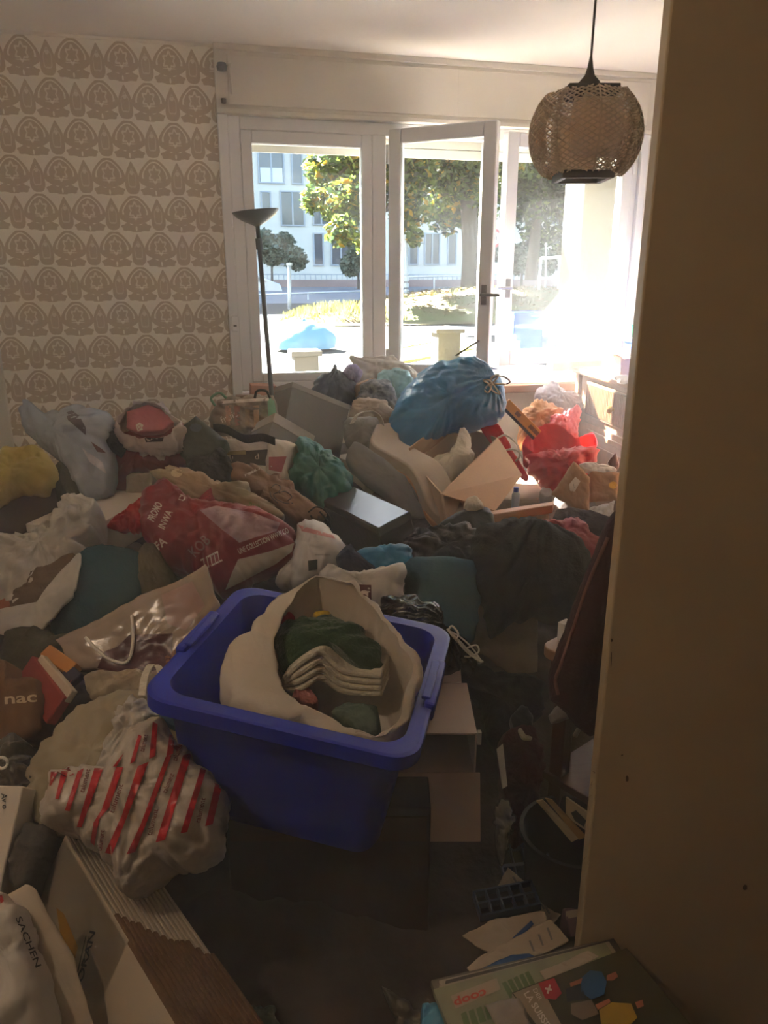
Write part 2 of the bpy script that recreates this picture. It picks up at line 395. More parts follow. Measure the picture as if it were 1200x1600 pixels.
struct(MB().box(X0-.1, X1+.1, YF-.1, YB+.1, -.1, 0), 'floor', floorm)
struct(MB().box(X0-.1, X1+.1, YF-.1, YB+.1, ZC, ZC+.1), 'ceiling', plaster)
WX0, WX1, WZ0, WZ1 = .235, 2.6, .845, 2.23       # window opening
wb = MB().box(X0-.1, WX0, YB, YB+.3, 0, ZC)
struct(wb, 'wall_back', wallpaper(), loc=(.1, YB, 1.0))
rad_wall = MB().box(WX0, WX1, YB, YB+.3, 0, WZ0).box(WX1, X1+.1, YB, YB+.3, 0, ZC).box(WX0, WX1, YB+.02, YB+.3, WZ1, ZC)
struct(rad_wall, 'wall_window', cream)
struct(MB().box(X0-.1, X0, YF, YB, 0, ZC), 'wall_left', cream)
struct(MB().box(X1, X1+.1, YF, YB, 0, ZC), 'wall_right', cream)
struct(MB().box(X0, X1, YF-.1, YF, 0, ZC), 'wall_front', M('dark wood panelling', (120, 98, 76), .6, .1, 20, .2, 4, stretch=(6, 6, .6)))
struct(MB().box(X0, -.935, YB-.03, YB, 0, 2.1), 'trim_1', lacquer, bevel=.004)      # door casing at the far left
struct(MB().box(-.935, .2, YB-.014, YB, 0, .09), 'baseboard_back', lacquer, bevel=.003)
struct(MB().box(-.935, WX0-.03, YB-.012, YB, ZC-.012, ZC), 'trim_2', plaster)
# shutter box above the window, with its crank gear
sb = struct(MB().box(.2, 2.62, YB-.035, YB+.02, 2.245, ZC-.02), 'trim_3', lacquer, bevel=.003)
struct(MB().box(.2, 2.62, YB-.05, YB+.02, 2.222, 2.245), 'moulding', lacquer, sb, bevel=.004)
struct(MB().box(.2, 2.62, YB-.05, YB+.02, ZC-.028, ZC), 'moulding', lacquer, sb, bevel=.004)
struct(MB().box(.262, 2.56, YB-.041, YB-.03, 2.262, 2.48), 'panel', lacquer, sb, bevel=.003)
struct(MB().box(1.44, 1.452, YB-.043, YB-.03, 2.262, 2.48), 'joint_strip', lacquer, sb)
dk = M('dark bronze metal', (70, 64, 58), .4, metal=.6)
cr = thing('shutter_crank', 'small dark crank gear on the shutter box beside the wallpaper', 'crank', (.235, YB-.036, 2.42))
MB().lathe((.235, YB-.06, 2.42), [(0, -.02), (.022, -.016), (.026, 0), (.02, .016), (0, .02)], 14).build('gear_housing', dk, cr, smooth=40)
MB().tube([(.235, YB-.035, 2.42), (.27, YB-.075, 2.43), (.275, YB-.08, 2.3)], .006).build('crank_rod', lacquer, cr, smooth=True)
MB().lathe((.236, YB-.05, 2.275), [(0, -.012), (.012, -.01), (.012, .01), (0, .012)], 12).build('guide_eye', dk, cr, smooth=40)
# window: fixed light, two inward casements
win = MB()
win.box(.2, .25, YB-.03, YB+.12, .80, 2.222).box(2.55, 2.62, YB-.03, YB+.12, WZ0, 2.222)       # jamb linings
w1 = struct(win, 'window_1', pvc, bevel=.004)
fy0, fy1 = YB-.005, YB+.075
fr = MB().box(.25, .31, fy0, fy1, .86, 2.222).box(2.5, 2.55, fy0, fy1, .86, 2.222).box(.31, 2.5, fy0, fy1, 2.16, 2.222).box(.31, 2.5, fy0, fy1, WZ0, .905)
fr.box(.985, 1.06, fy0-.01, fy1, .9, 2.16).box(1.62, 1.68, fy0-.01, fy1, .9, 2.16)
struct(fr, 'window_frame', pvc, w1, bevel=.006)
struct(MB().box(.21, 2.58, YB-.06, YB+.02, .80, .846), 'window_sill', M('brown varnished sill', (150, 112, 86), .4, .05, 30, .2, 8), w1, bevel=.006)
gl = glass('window glass')
def sash(name, hx, width, ang, side, z0, z1):
    """a casement leaf: hinge at x = hx; side +1 opens from a left hinge, -1 from a right one"""
    a = math.radians(ang); dx = Vector((side*math.cos(a), -math.sin(a), 0)); dn = Vector((side*math.sin(a), math.cos(a), 0))*1
    o = Vector((hx, YB-.02, 0)); t = .055; s = .07; Zv = Vector((0, 0, 1)); m = MB()
    m.hexa(o+Zv*z0, dx*s, dn*t, Zv*(z1-z0)).hexa(o+dx*(width-s)+Zv*z0, dx*s, dn*t, Zv*(z1-z0))
    m.hexa(o+dx*s+Zv*z0, dx*(width-2*s), dn*t, Zv*.085).hexa(o+dx*s+Zv*(z1-s), dx*(width-2*s), dn*t, Zv*s)
    f = struct(m, name, pvc, w1, bevel=.007)
    pane = MB().hexa(o+dx*(s-.005)+dn*.025+Zv*(z0+.08), dx*(width-2*s+.01), dn*.004, Zv*(z1-z0-.145)); struct(pane, 'pane', gl, f)
    e = o+dx*(width-s/2); zc = (z0+z1)/2-.18
    hd = MB().hexa(e-dx*.014+dn*-.006+Zv*(zc-.05), dx*.028, dn*.006, Zv*.1).tube([e-dn*.006+Zv*zc, e-dn*.045+Zv*zc], .009).tube([e-dn*.045+Zv*zc, e-dn*.05+dx*-side*0+Zv*zc+dx*.10], .0085)
    struct(hd, 'handle', M('worn steel', (120, 118, 116), .3, metal=.8), f, smooth=40)
    for zz in (z0+.12, z1-.12):
        struct(MB().tube([o+Zv*(zz-.045)-dn*.008, o+Zv*(zz+.045)-dn*.008], .009), 'hinge', pvc, f, smooth=True)
    return f
fx = MB().box(.31, .365, YB-.01, YB+.05, .905, 2.16).box(.93, .985, YB-.01, YB+.05, .905, 2.16).box(.365, .93, YB-.01, YB+.05, 2.1, 2.16).box(.365, .93, YB-.01, YB+.05, .905, .95)
f1 = struct(fx, 'fixed_sash', pvc, w1, bevel=.006); struct(MB().box(.36, .935, YB+.02, YB+.024, .945, 2.105), 'pane', gl, f1)
struct(MB().tube(curve([aY(712, 556, 3.86), aY(722, 549, 3.84), aY(735, 541, 3.82), aY(749, 532, 3.80)], 4), .005), 'stay_arm', dk, w1, smooth=True)
sash('casement_sash', 1.07, .59, 40, 1, .905, 2.19); sash('casement_sash', 2.51, .85, 11, -1, .975, 2.18)
sh = MB()
for k in range(3): sh.box(.3, 2.5, YB+.10, YB+.112, 2.075+k*.05, 2.075+k*.05+.045)
struct(sh, 'roller_shutter', M('pale shutter slats', (214, 206, 190), .6), w1)
struct(MB().box(.2, 2.7, YB+.08, YB+.42, .80, .845), 'outer_sill', M('weathered concrete', (118, 113, 104), .9, .3, 40, .15, 6), w1)
struct(MB().box(2.585, 2.66, YB-.012, YB, .1, 2.21), 'trim_4', lacquer, bevel=.004)
struct(MB().tube([(2.6, YB-.03, .9), (2.6, YB-.03, 2.2)], .012).box(2.588, 2.612, YB-.045, YB-.01, 1.1, 1.24), 'trim_5', lacquer, smooth=40)
tp = thing('shutter_strap_box', 'small white strap fitting on the window jamb beside the wallpaper', 'fitting', (.225, YB-.03, 1.22))
MB().box(.212, .246, YB-.052, YB-.03, 1.18, 1.26).build('cover', pvc, tp, bevel=.004)
MB().box(.221, .237, YB-.058, YB-.052, 1.205, 1.215).build('slot', dk, tp)
# door leaf beside the camera, edge towards the view
dm = M('scuffed cream door paint', (184, 162, 128), .5, .05, 20, .10, 4)
De = aD(1043, 60, 1.13); De.z = 0; dd = (RT*math.cos(math.radians(4))-HF*math.sin(math.radians(4))).normalized(); dnn = Vector((-dd.y, dd.x, 0))
if dnn.dot(HF) < 0: dnn = -dnn
door = struct(MB().hexa(De, dd*.85, dnn*.04, (0, 0, 2.06)), 'door_1', dm, bevel=.003)
chip = M('chipped bare wood', (86, 66, 46), .8)
dtree = bvh_of(door)[0]
for k, (u, v, w_, h_) in enumerate([(924, 1207, 7, 3), (927, 1228, 5, 7), (925, 1256, 7, 14), (922, 1292, 5, 8), (917, 1345, 5, 7), (980, 1217, 3, 5), (1164, 1387, 4, 5), (956, 1000, 2, 3), (955, 1030, 1, 14), (972, 1180, 2, 1.5)]):
    pl = [(u+w_*math.cos(a)*random.uniform(.7, 1.2), v+h_*math.sin(a)*random.uniform(.7, 1.2)) for a in [i*math.pi/4 for i in range(8)]]
    patch(door, pl, chip, 'paint_chip', 30, dtree, .0006)
# pendant lamp: woven cane globe on a cord
PX, PY = 1.15, 2.2
pen = thing('pendant_lamp', 'round woven cane pendant lamp hanging on a cord before the window', 'lamp', (PX, PY, 1.85))
cane = M('grey woven cane', (232, 212, 186), .7, .2, 80, .15, 20, tr=.35); frm = M('dark lamp frame', (74, 66, 58), .6)
MB().tube([(PX, PY, ZC-.006), (PX+.002, PY, 2.3), (PX, PY, 2.02)], .0035).build('cord', frm, pen, smooth=True)
MB().lathe((PX, PY, ZC-.006), [(0, -.03), (.03, -.026), (.04, 0), (0, 0)], 20).build('ceiling_rose', lacquer, pen, smooth=40)
MB().lathe((PX, PY, 1.97), [(.004, .075), (.008, .05), (.014, .03), (.03, .012), (.032, 0), (.0, 0)], 16).build('cord_cap', frm, pen, smooth=40)
def square_ring(zc, s, h, t, ang):
    m = MB(); ca, sa = math.cos(ang), math.sin(ang); c = [Vector((PX+s*(ca*a-sa*b), PY+s*(sa*a+ca*b), zc)) for a, b in ((-1, -1), (1, -1), (1, 1), (-1, 1))]
    for i in range(4):
        a, b = c[i], c[(i+1) % 4]; d = (b-a).normalized(); n = Vector((-d.y, d.x, 0)); m.hexa(a-d*t/2-n*t/2-Vector((0, 0, h/2)), d*((b-a).length+t), n*t, (0, 0, h))
    return m
LA = math.radians(-14)
square_ring(1.955, .062, .022, .018, LA).hexa((PX-.06, PY-.006, 1.945), (.12, 0, 0), (0, .012, 0), (0, 0, .012)).build('top_frame', frm, pen, bevel=.002)
square_ring(1.735, .066, .022, .016, LA).build('bottom_frame', frm, pen, bevel=.002)
NR = 4
def lobe(k, u, v):
    """one of four bulging woven faces; u runs across, v from bottom to top"""
    a = LA+k*math.pi/2; th = (u-.5)*math.pi/2; lat = -1.02+2.04*v; zc = 1.845
    rr = .064+.088*math.cos(lat)**1.1; rr *= 1+.06*math.cos(th*2)-.10*abs(math.sin(th))**6
    z = zc+.108*math.sin(lat)/math.sin(1.02); return Vector((PX+rr*math.cos(a+th), PY+rr*math.sin(a+th), z))
for k in range(4):
    wv = MB(); n = 21
    for i in range(n+1):                              # canes run slantwise from the rib to the middle, crossing in a V
        for sgn in (0, 1):
            pts = []
            for j in range(7):
                u = j/6*.5; v = (i/n)*1.3-.15+(-.28 if sgn == 0 else .28)*(j/6-.5)
                if 0 <= v <= 1: pts.append((u, v))
            if len(pts) > 2:
                for mir in (0, 1): wv.tube([lobe(k, (1-u) if mir else u, v) for u, v in pts], .0023, 4, cap=False)
    wv.build('woven_face', cane, pen, smooth=True, kind='stuff')
    rb = MB()
    for i in range(34):
        c = lobe(k, 0, (i+.5)/34); o = (c-Vector((PX, PY, c.z))).normalized(); rb.tube([c-o*.004, c+o*.012], .0032, 5)
    rb.tube([lobe(k, 0, j/14) for j in range(15)], .003, 5); rb.build('rib', cane, pen, smooth=True)
    MB().tube([lobe(k, .5, j/14) for j in range(15)], .0028, 5).build('middle_cane', cane, pen, smooth=True)
    li = MB(); G = 12; V = [lobe(k, i/G, j/G)*.95+Vector((PX, PY, 1.845))*.05 for j in range(G+1) for i in range(G+1)]
    li.add(V, [(j*(G+1)+i, j*(G+1)+i+1, (j+1)*(G+1)+i+1, (j+1)*(G+1)+i) for j in range(2, G-2) for i in range(2, G-2)])
    li.build('inner_lining', M('sheer lamp lining', (236, 214, 188), .8, tr=.6), pen, smooth=True, solid=.001)
MB().lathe((PX, PY, 1.93), [(0, -.1), (.02, -.09), (.03, -.06), (.022, -.03), (.014, -.01), (.018, 0), (.018, .03), (0, .03)], 16).build('bulb', M('unlit opal bulb', (226, 220, 208), .3), pen, smooth=40)
# torchiere floor lamp before the window
Lx, Ly = aY(429, 600, 3.8).x, 3.8
top = aY(402, 348, 3.72); foot = Vector((Lx+.02, Ly+.02, .02)); lm = M('dark brushed steel', (64, 68, 70), .35, metal=.7)
lamp = thing('floor_lamp', 'slim dark uplighter floor lamp leaning before the fixed window', 'lamp', foot)
dirp = (top-foot).normalized()
MB().tube([foot, foot.lerp(top, .5), top], [.013, .012, .010], 10).build('pole', lm, lamp, smooth=True)
tilt = Matrix.Rotation(math.radians(-6), 3, 'Y')
sh_ = MB(); pr = [(.012, -.01), (.03, .0), (.06, .014), (.09, .034), (.108, .056), (.105, .057), (.088, .038), (.058, .02), (.02, .008), (0, .008)]
sh_.lathe((0, 0, 0), pr, 32); sh_.v = [top+tilt @ v+Vector((0, 0, -.005)) for v in sh_.v]; sh_.build('bowl_shade', lm, lamp, smooth=40)
MB().lathe(foot, [(0, -.018), (.13, -.018), (.13, 0), (.02, .012), (0, .012)], 28).build('base', lm, lamp, smooth=40)
MB().tube([foot.lerp(top, .93), foot.lerp(top, .96)], .016).build('switch_collar', lm, lamp, smooth=40)

# a warm fill lamp added on the wall beside the doorway, out of view
wl = thing('fill_lamp', 'small warm wall lamp burning on the side wall near the doorway', 'lamp', (X0, .75, 2.12)); lx = X0+.16
MB().lathe((X0+.012, .75, 2.12), [(0, -.05), (.012, -.05), (.012, .05), (0, .05)], 16).build('backplate', brass_ := M('aged brass fitting', (150, 120, 66), .3, metal=.8), wl, smooth=40)
MB().tube(curve([(X0+.012, .75, 2.12), (X0+.08, .75, 2.16), (lx, .75, 2.20), (lx, .75, 2.17)], 6), .006).build('arm', brass_, wl, smooth=True)
MB().lathe((lx, .75, 2.10), [(.085, -.06), (.03, .06), (.028, .06), (.082, -.06)], 24).build('lamp_shade', M('parchment shade', (226, 204, 164), .8, tr=.4), wl, smooth=40)
em = bpy.data.materials.new('glowing bulb'); em.use_nodes = True; em.node_tree.nodes['Principled BSDF'].inputs['Emission Color'].default_value = (1, .7, .4, 1); em.node_tree.nodes['Principled BSDF'].inputs['Emission Strength'].default_value = .5
MB().lathe((lx, .75, 2.11), [(0, -.025), (.016, -.02), (.022, 0), (.012, .03), (.012, .05), (0, .05)], 14).build('bulb', em, wl, smooth=40)
pl_ = bpy.data.lights.new('fill_lamp_light', 'POINT'); pl_.energy = LAMP_W; pl_.color = (1, .83, .66); pl_.shadow_soft_size = .03
po = bpy.data.objects.new('fill_lamp_light', pl_); COL.objects.link(po); po.location = (lx, .75, 2.035)
# ---------------------------------------------------------------- outside the window
asph = M('grey asphalt', (36, 38, 42), .9, .2, 20, .15, .7); pave = M('pale concrete paving', (72, 69, 64), .9, .2, 12, .12, 1)  # asphalt tone lowered for the sunlit slope
grassm = M('dry autumn grass', (96, 98, 54), .95, .5, 30, .3, 1.2, col2=(98, 80, 52)); stone = M('pale rendered stone', (86, 81, 71), .9, .3, 20, .1, 2)
def ground(name, pts, m, label=None, kind='structure', th=.15):
    """a slab of ground through the given points (first edge near, second far)"""
    P = [Vector(p) for p in pts]; V = P+[p-Vector((0, 0, th)) for p in P]; n = len(P)
    o = obj(name, V, [tuple(range(n)), tuple(range(2*n-1, n-1, -1))]+[(i, n+i, n+(i+1) % n, (i+1) % n) for i in range(n)], m, smooth=False); o['kind'] = kind; return o
ground('ground_terrace', [(-14, 4.6, .22), (26, 4.6, .22), (34, 15, .30), (-16, 15, .30)], pave)
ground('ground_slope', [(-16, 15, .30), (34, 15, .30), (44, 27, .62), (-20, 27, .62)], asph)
ground('road', [(-20, 27, .62), (44, 27, .62), (60, 47, .95), (-26, 47, .95)], M('blue grey asphalt lightened for shade', (104, 108, 116), .9, .2, 20, .15, .7))  # the slope's asphalt again, its tone raised because it lies in shade
ground('ground_far', [(-26, 47, .95), (60, 47, .95), (90, 75, 1.2), (-40, 75, 1.2)], pave)
yl = M('yellow road paint', (226, 206, 96), .8, 0, 1, .2, 6)
for k, (u0, v0, u1, v1) in enumerate([(628, 592, 735, 566), (620, 566, 760, 540), (612, 545, 700, 530)]):
    a, b = aZ(u0, v0, .305), aZ(u1, v1, .305); w_ = Vector((0, .28, 0))
    o = ground('parking_stripe', [a, b, b+w_, a+w_], yl, th=.08); o['kind'] = 'structure'
# grass bank
def bank(name, label, cx, cy, rx, ry, z0, h, m, n=40):
    V, F = [], []
    for j in range(n+1):
        for i in range(n+1):
            x, y = (i/n*2-1), (j/n*2-1); r = math.hypot(x, y); hh = max(0, 1-r**2.2)
            V.append((cx+x*rx, cy+y*ry, z0-.12+h*hh+.05*noise.noise(Vector((x*6, y*6, 1)))*h*hh*3))
    F = [(j*(n+1)+i, j*(n+1)+i+1, (j+1)*(n+1)+i+1, (j+1)*(n+1)+i) for j in range(n) for i in range(n)]
    o = obj(name, V, F, m); o['kind'] = 'structure'; return o
b1 = aD(730, 455, 24); bank('ground_bank', '', b1.x+1.5, b1.y, 6.5, 5.0, .52, .72, grassm)
b2 = aD(540, 495, 20); bank('ground_verge', '', b2.x, b2.y, 1.9, 1.3, .45, .35, grassm, 24)
def blades(name, label, cx, cy, rx, ry, zf, cnt, hh, cols, seed):
    rn = random.Random(seed); m = MB()
    for _ in range(cnt):
        a, r = rn.uniform(0, 6.28), math.sqrt(rn.random()); x, y = cx+rx*r*math.cos(a), cy+ry*r*math.sin(a); z = zf(r)
        d = Vector((math.cos(a*7), math.sin(a*7), 0)); l = hh*rn.uniform(.4, 1); w_ = d*.012*l/.2
        m.add([(x-w_.x, y-w_.y, z-.03), (x+w_.x, y+w_.y, z-.03), (x+d.y*l*.4, y-d.x*l*.4, z+l)], [(0, 1, 2)])
    o = m.build(name, cols); tag(o, label, 'grass', kind='stuff'); return o
blades('long_grass', 'long yellow grass on the sunny verge beyond the fixed window', b2.x, b2.y, 1.7, 1.15, lambda r: .33+.35*max(0, 1-r**2.2), 2600, .3, M('yellowed grass blades', (122, 118, 60), .8, tr=.4), 1)
blades('bank_grass', 'sparse grass and dry leaves over the bank around the tree', b1.x+1.5, b1.y, 6.2, 4.7, lambda r: .40+.72*max(0, 1-r**2.2), 5200, .22, M('bank grass blades', (98, 94, 54), .8, tr=.3), 2)
# pillars of the old garden wall
def pillar(u, v, d, w_, label, zb=.25):
    c = aD(u, v, d); t = thing('garden_pillar', label, 'pillar', (c.x, c.y, zb))
    MB().box(c.x-w_/2, c.x+w_/2, c.y-w_/2, c.y+w_/2, zb-.05, c.z-.05).build('shaft', stone, t, bevel=.01)
    MB().box(c.x-w_*.64, c.x+w_*.64, c.y-w_*.64, c.y+w_*.64, c.z-.05, c.z+.01).build('capstone', stone, t, bevel=.012); return c
pillar(476, 548, 8.6, .27, 'squat pale stone pillar beyond the fixed window, under its blue tarpaulin mound'); pillar(697, 514, 11, .33, 'pale stone pillar seen through the open middle casement'); pillar(876, 481, 10, .2, 'pale stone post beside the tall concrete column')
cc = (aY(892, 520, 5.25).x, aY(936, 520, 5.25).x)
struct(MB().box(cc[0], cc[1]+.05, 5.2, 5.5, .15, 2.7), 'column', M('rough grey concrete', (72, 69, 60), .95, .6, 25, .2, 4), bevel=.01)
struct(MB().box(-6, 8, YB+.31, 4.62, 2.62, 2.85), 'slab_above', stone)
struct(MB().box(-6, X0-.1, YB+.02, YB+.3, -.1, 2.9).box(X1+.1, 8, YB+.02, YB+.3, -.1, 2.9), 'wall_outside', stone)
# tarpaulin mound, made up for a blue pane reflection, and blue crate outside
tc_ = aD(476, 532, 13); tv = []
tm = M('pale blue tarpaulin', (88, 138, 166), .5, .2, 30, .1, 3)
n = 36; R_ = []
for k in range(8):
    t = k/7; R_.append([tc_+Vector((.52*math.cos(a)*(1-t**3)*(1+.1*noise.noise(Vector((math.cos(a)*2, math.sin(a)*2, t*2)))), .42*math.sin(a)*(1-t**3), -.12+.48*t)) for a in [i*2*math.pi/n for i in range(n)]])
loft('reflection_mound', 'pale blue tarpaulin heaped over something behind the squat pillar', 'tarpaulin', tm, R_, amp=.05, f=4, solid=0, N=n, sub=2)
HEAP.clear()
bc = aD(818, 524, 11.5); blu = M('blue crate plastic', (38, 78, 196), .45, .05, 20)
cr_ = thing('street_crate', 'blue plastic crate standing on the ground outside the right casement', 'crate', (bc.x, bc.y, .28))
zt = aD(818, 487, 11.5).z
m = MB().box(bc.x-.23, bc.x+.23, bc.y-.16, bc.y-.145, .26, zt).box(bc.x-.23, bc.x+.23, bc.y+.145, bc.y+.16, .26, zt).box(bc.x-.23, bc.x-.215, bc.y-.16, bc.y+.16, .26, zt).box(bc.x+.215, bc.x+.23, bc.y-.16, bc.y+.16, .26, zt).box(bc.x-.23, bc.x+.23, bc.y-.16, bc.y+.16, .25, .27)
m.build('body', blu, cr_); MB().box(bc.x-.25, bc.x+.25, bc.y-.18, bc.y-.16, zt-.04, zt).build('rim', blu, cr_)
# apartment building across the road
fac = M('white facade render', (204, 200, 190), .9, .05, 3, .05, .3); frame_m = M('grey window frames', (150, 156, 164), .5); pane_m = M('dark far window panes', (62, 72, 86), .15, spec=.8)
YFc = 52.0; tL = aY(360, 300, YFc).x; tR = 40
bl = thing('apartment_building', 'white rendered apartment block with rows of dark windows across the road', 'building', (10, YFc, 1))
MB().box(-34, tR, YFc, YFc+9, .9, 28).build('wall', fac, bl)  # height and left end, both out of view, chosen to shade the road
MB().box(-34.1, tR+.1, YFc-.15, YFc+9, 28, 28.4).build('roof', frame_m, bl)
blind_m = M('pale half-drawn blind', (206, 210, 214), .7)
for k, (u0, v0, u1, v1, half) in enumerate([(406, 232, 441, 284, 1), (458, 235, 470, 286, 0), (487, 238, 512, 288, 0), (540, 240, 566, 290, 0), (410, 301, 421, 328, 0), (441, 301, 473, 351, 0), (491, 304, 512, 350, 0), (540, 305, 562, 352, 0), (420, 368, 448, 412, 0), (492, 366, 503, 413, 0), (519, 366, 546, 413, 0), (640, 366, 652, 412, 0), (664, 366, 686, 412, 0), (700, 366, 712, 412, 0), (820, 366, 842, 412, 0), (862, 366, 874, 412, 0), (640, 240, 660, 290, 0), (690, 240, 712, 290, 0), (640, 304, 652, 350, 0), (684, 304, 712, 350, 0), (820, 304, 842, 350, 0), (858, 304, 880, 350, 0)]):
    a, b = aY(u0, v1, YFc), aY(u1, v0, YFc); w_ = b.x-a.x; h_ = b.z-a.z; m = MB(); e = .09
    m.box(a.x-e, b.x+e, YFc-.1, YFc+.02, a.z-e, a.z).box(a.x-e, b.x+e, YFc-.1, YFc+.02, b.z, b.z+e).box(a.x-e, a.x, YFc-.1, YFc+.02, a.z, b.z).box(b.x, b.x+e, YFc-.1, YFc+.02, a.z, b.z)
    if w_ > .8: m.box(a.x+w_*.5-.05, a.x+w_*.5+.05, YFc-.09, YFc+.02, a.z, b.z)
    f_ = m.build('window', frame_m, bl); MB().box(a.x, b.x, YFc-.03, YFc+.01, a.z, b.z).build('pane', pane_m, f_)
    if half: MB().box(a.x+.05, b.x-.05, YFc-.06, YFc-.03, a.z, a.z+h_*.42).build('blind', blind_m, f_)
# retaining wall and railing in front of it, guard rails, poles, sign
bw = M('reddish garden wall', (150, 126, 120), .9, .2, 3, .15, 1); mt = M('galvanised steel', (190, 192, 196), .45, metal=.4)
yw = 47.0; xa, xb = aY(396, 440, yw).x-3, aY(960, 440, yw).x
fw = thing('boundary_wall', 'low reddish wall with a slim railing in front of the apartment block', 'wall', ((xa+xb)/2, yw, .9))
MB().box(xa, xb, yw, yw+.3, .85, aY(500, 437, yw).z).build('masonry', bw, fw)
zt = aY(500, 428, yw).z; rl = MB().box(xa, xb, yw+.1, yw+.16, zt-.06, zt); nb = int((xb-xa)/.32)
for k in range(nb): rl.box(xa+k*.32, xa+k*.32+.04, yw+.11, yw+.15, aY(500, 438, yw).z, zt)
rl.build('railing', frame_m, fw)
def guard(u0, v0, u1, v1, d, label):
    a, b = aD(u0, v0, d), aD(u1, v1, d); t = thing('guard_rail', label, 'guard rail', (a.x, a.y, a.z-.6))
    MB().tube([a, b], .035).build('rail', mt, t, smooth=True)
    n = max(2, int((b-a).length/1.8))
    for k in range(n+1):
        p_ = a.lerp(b, k/n); MB().tube([(p_.x, p_.y, p_.z-.75), p_], .03).build('post', mt, t, smooth=True)
guard(396, 461, 566, 455, 30, 'long pale guard rail beside the road beyond the fixed window'); guard(612, 434, 745, 430, 31, 'pale guard rail behind the tree trunk beyond the middle casement'); guard(845, 404, 905, 400, 20, 'short pale guard rail on the rise beyond the right casement')
def pole(u, v0, v1, d, r, label, cat='pole', zb=None):
    a = aD(u, v1, d); b = aD(u, v0, d); t = thing('street_pole', label, cat, a); MB().tube([a-Vector((0, 0, .3)), b], r).build('shaft', mt, t, smooth=True)
    MB().lathe(b, [(r*1.5, -.05), (r*1.5, .02), (0, .03)], 10).build('cap', mt, t); return t
pole(452, 412, 494, 24, .06, 'pale street pole in front of the road beyond the fixed window'); pole(853, 381, 432, 22, .025, 'thin pale stake on the rise beyond the right casement')
sp_ = pole(635, 372, 470, 26, .05, 'sign pole with white bands and two small plates beside the tree')
for v_ in (426, 436, 446, 456): q_ = aD(635, v_, 26); MB().lathe(q_, [(.075, -.07), (.085, -.06), (.085, .06), (.075, .07)], 12).build('white_band', blind_m, sp_, smooth=40)
for v_ in (372, 382): q_ = aD(627, v_, 26); MB().box(q_.x-.28, q_.x+.28, q_.y-.07, q_.y-.05, q_.z-.08, q_.z+.08).build('sign_plate', blind_m, sp_)
sg = aD(772, 372, 21); zg = aD(772, 436, 21).z
st = thing('road_sign', 'round white road sign with a red ring between the casements', 'road sign', (sg.x, sg.y, zg))
MB().tube([(sg.x, sg.y+.03, zg-.5), (sg.x, sg.y+.03, sg.z+.2)], .03).build('post', mt, st, smooth=True)
def disc(r0, r1, y0, y1):
    m = MB(); n = 28; V = []
    for y_ in (y0, y1):
        for r in (r0, r1): V += [(sg.x+r*math.cos(k*2*math.pi/n), y_, sg.z+r*math.sin(k*2*math.pi/n)) for k in range(n)]
    F = []
    for k in range(n):
        j = (k+1) % n; F += [(k, j, n+j, n+k), (2*n+k, 3*n+k, 3*n+j, 2*n+j), (n+k, n+j, 3*n+j, 3*n+k), (k, 2*n+k, 2*n+j, j)]
    return m.add(V, F)
disc(.0005, .225, sg.y-.01, sg.y).build('face', M('white sign face', (236, 236, 236), .4), st); disc(.165, .23, sg.y-.018, sg.y-.008).build('red_ring', M('red sign ring', (196, 40, 44), .4), st)
ptext(bpy.data.objects['face'], '30', (766, 376), (777, 375), 7, M('black sign paint', (24, 24, 26), .6), 'numeral', bold=.02, off=.01)
# a parked car, its flank to the window
def car(u, v, d):
    c = aD(u, v, d); zb = c.z; t = thing('parked_car', 'silver hatchback parked on the road behind the floor lamp', 'car', c)
    prof = [(-1.9, .35), (-1.95, .7), (-1.8, .95), (-1.1, 1.05), (-.55, 1.45), (.7, 1.5), (1.5, 1.08), (1.9, .95), (2.0, .6), (1.95, .35)]
    def ext(pr, y0, y1):
        n_ = len(pr); V = [(c.x+x, c.y+y0, zb+z_) for x, z_ in pr]+[(c.x+x, c.y+y1, zb+z_) for x, z_ in pr]
        return MB().add(V, [tuple(range(n_)), tuple(range(2*n_-1, n_-1, -1))]+[(i, n_+i, n_+(i+1) % n_, (i+1) % n_) for i in range(n_)])
    ext(prof, -.8, .8).build('body', M('silver car paint', (190, 194, 200), .25, metal=.5), t, bevel=.05)
    for pr in ([(-.95, 1.05), (-.5, 1.38), (.05, 1.41), (.05, 1.03)], [(.15, 1.03), (.15, 1.41), (.65, 1.4), (1.25, 1.05)]):
        ext(pr, -.815, -.79).build('side_window', pane_m, t)
    for x in (-1.25, 1.3):
        for y_ in (-.78, .62):
            m = MB(); n_ = 20
            V = [(c.x+x+r*math.cos(k*2*math.pi/n_), c.y+y_+yy, zb+.32+r*math.sin(k*2*math.pi/n_)) for yy, r in ((0, .001), (0, .32), (.16, .32), (.16, .001)) for k in range(n_)]
            m.add(V, [(j*n_+k, j*n_+(k+1) % n_, (j+1)*n_+(k+1) % n_, (j+1)*n_+k) for j in range(3) for k in range(n_)]); m.build('wheel', M('tyre rubber', (34, 34, 36), .8), t, smooth=40)
    MB().box(c.x-1.97, c.x-1.9, c.y-.7, c.y-.4, zb+.7, zb+.85).build('headlight', blind_m, t)
car(378, 474, 40)
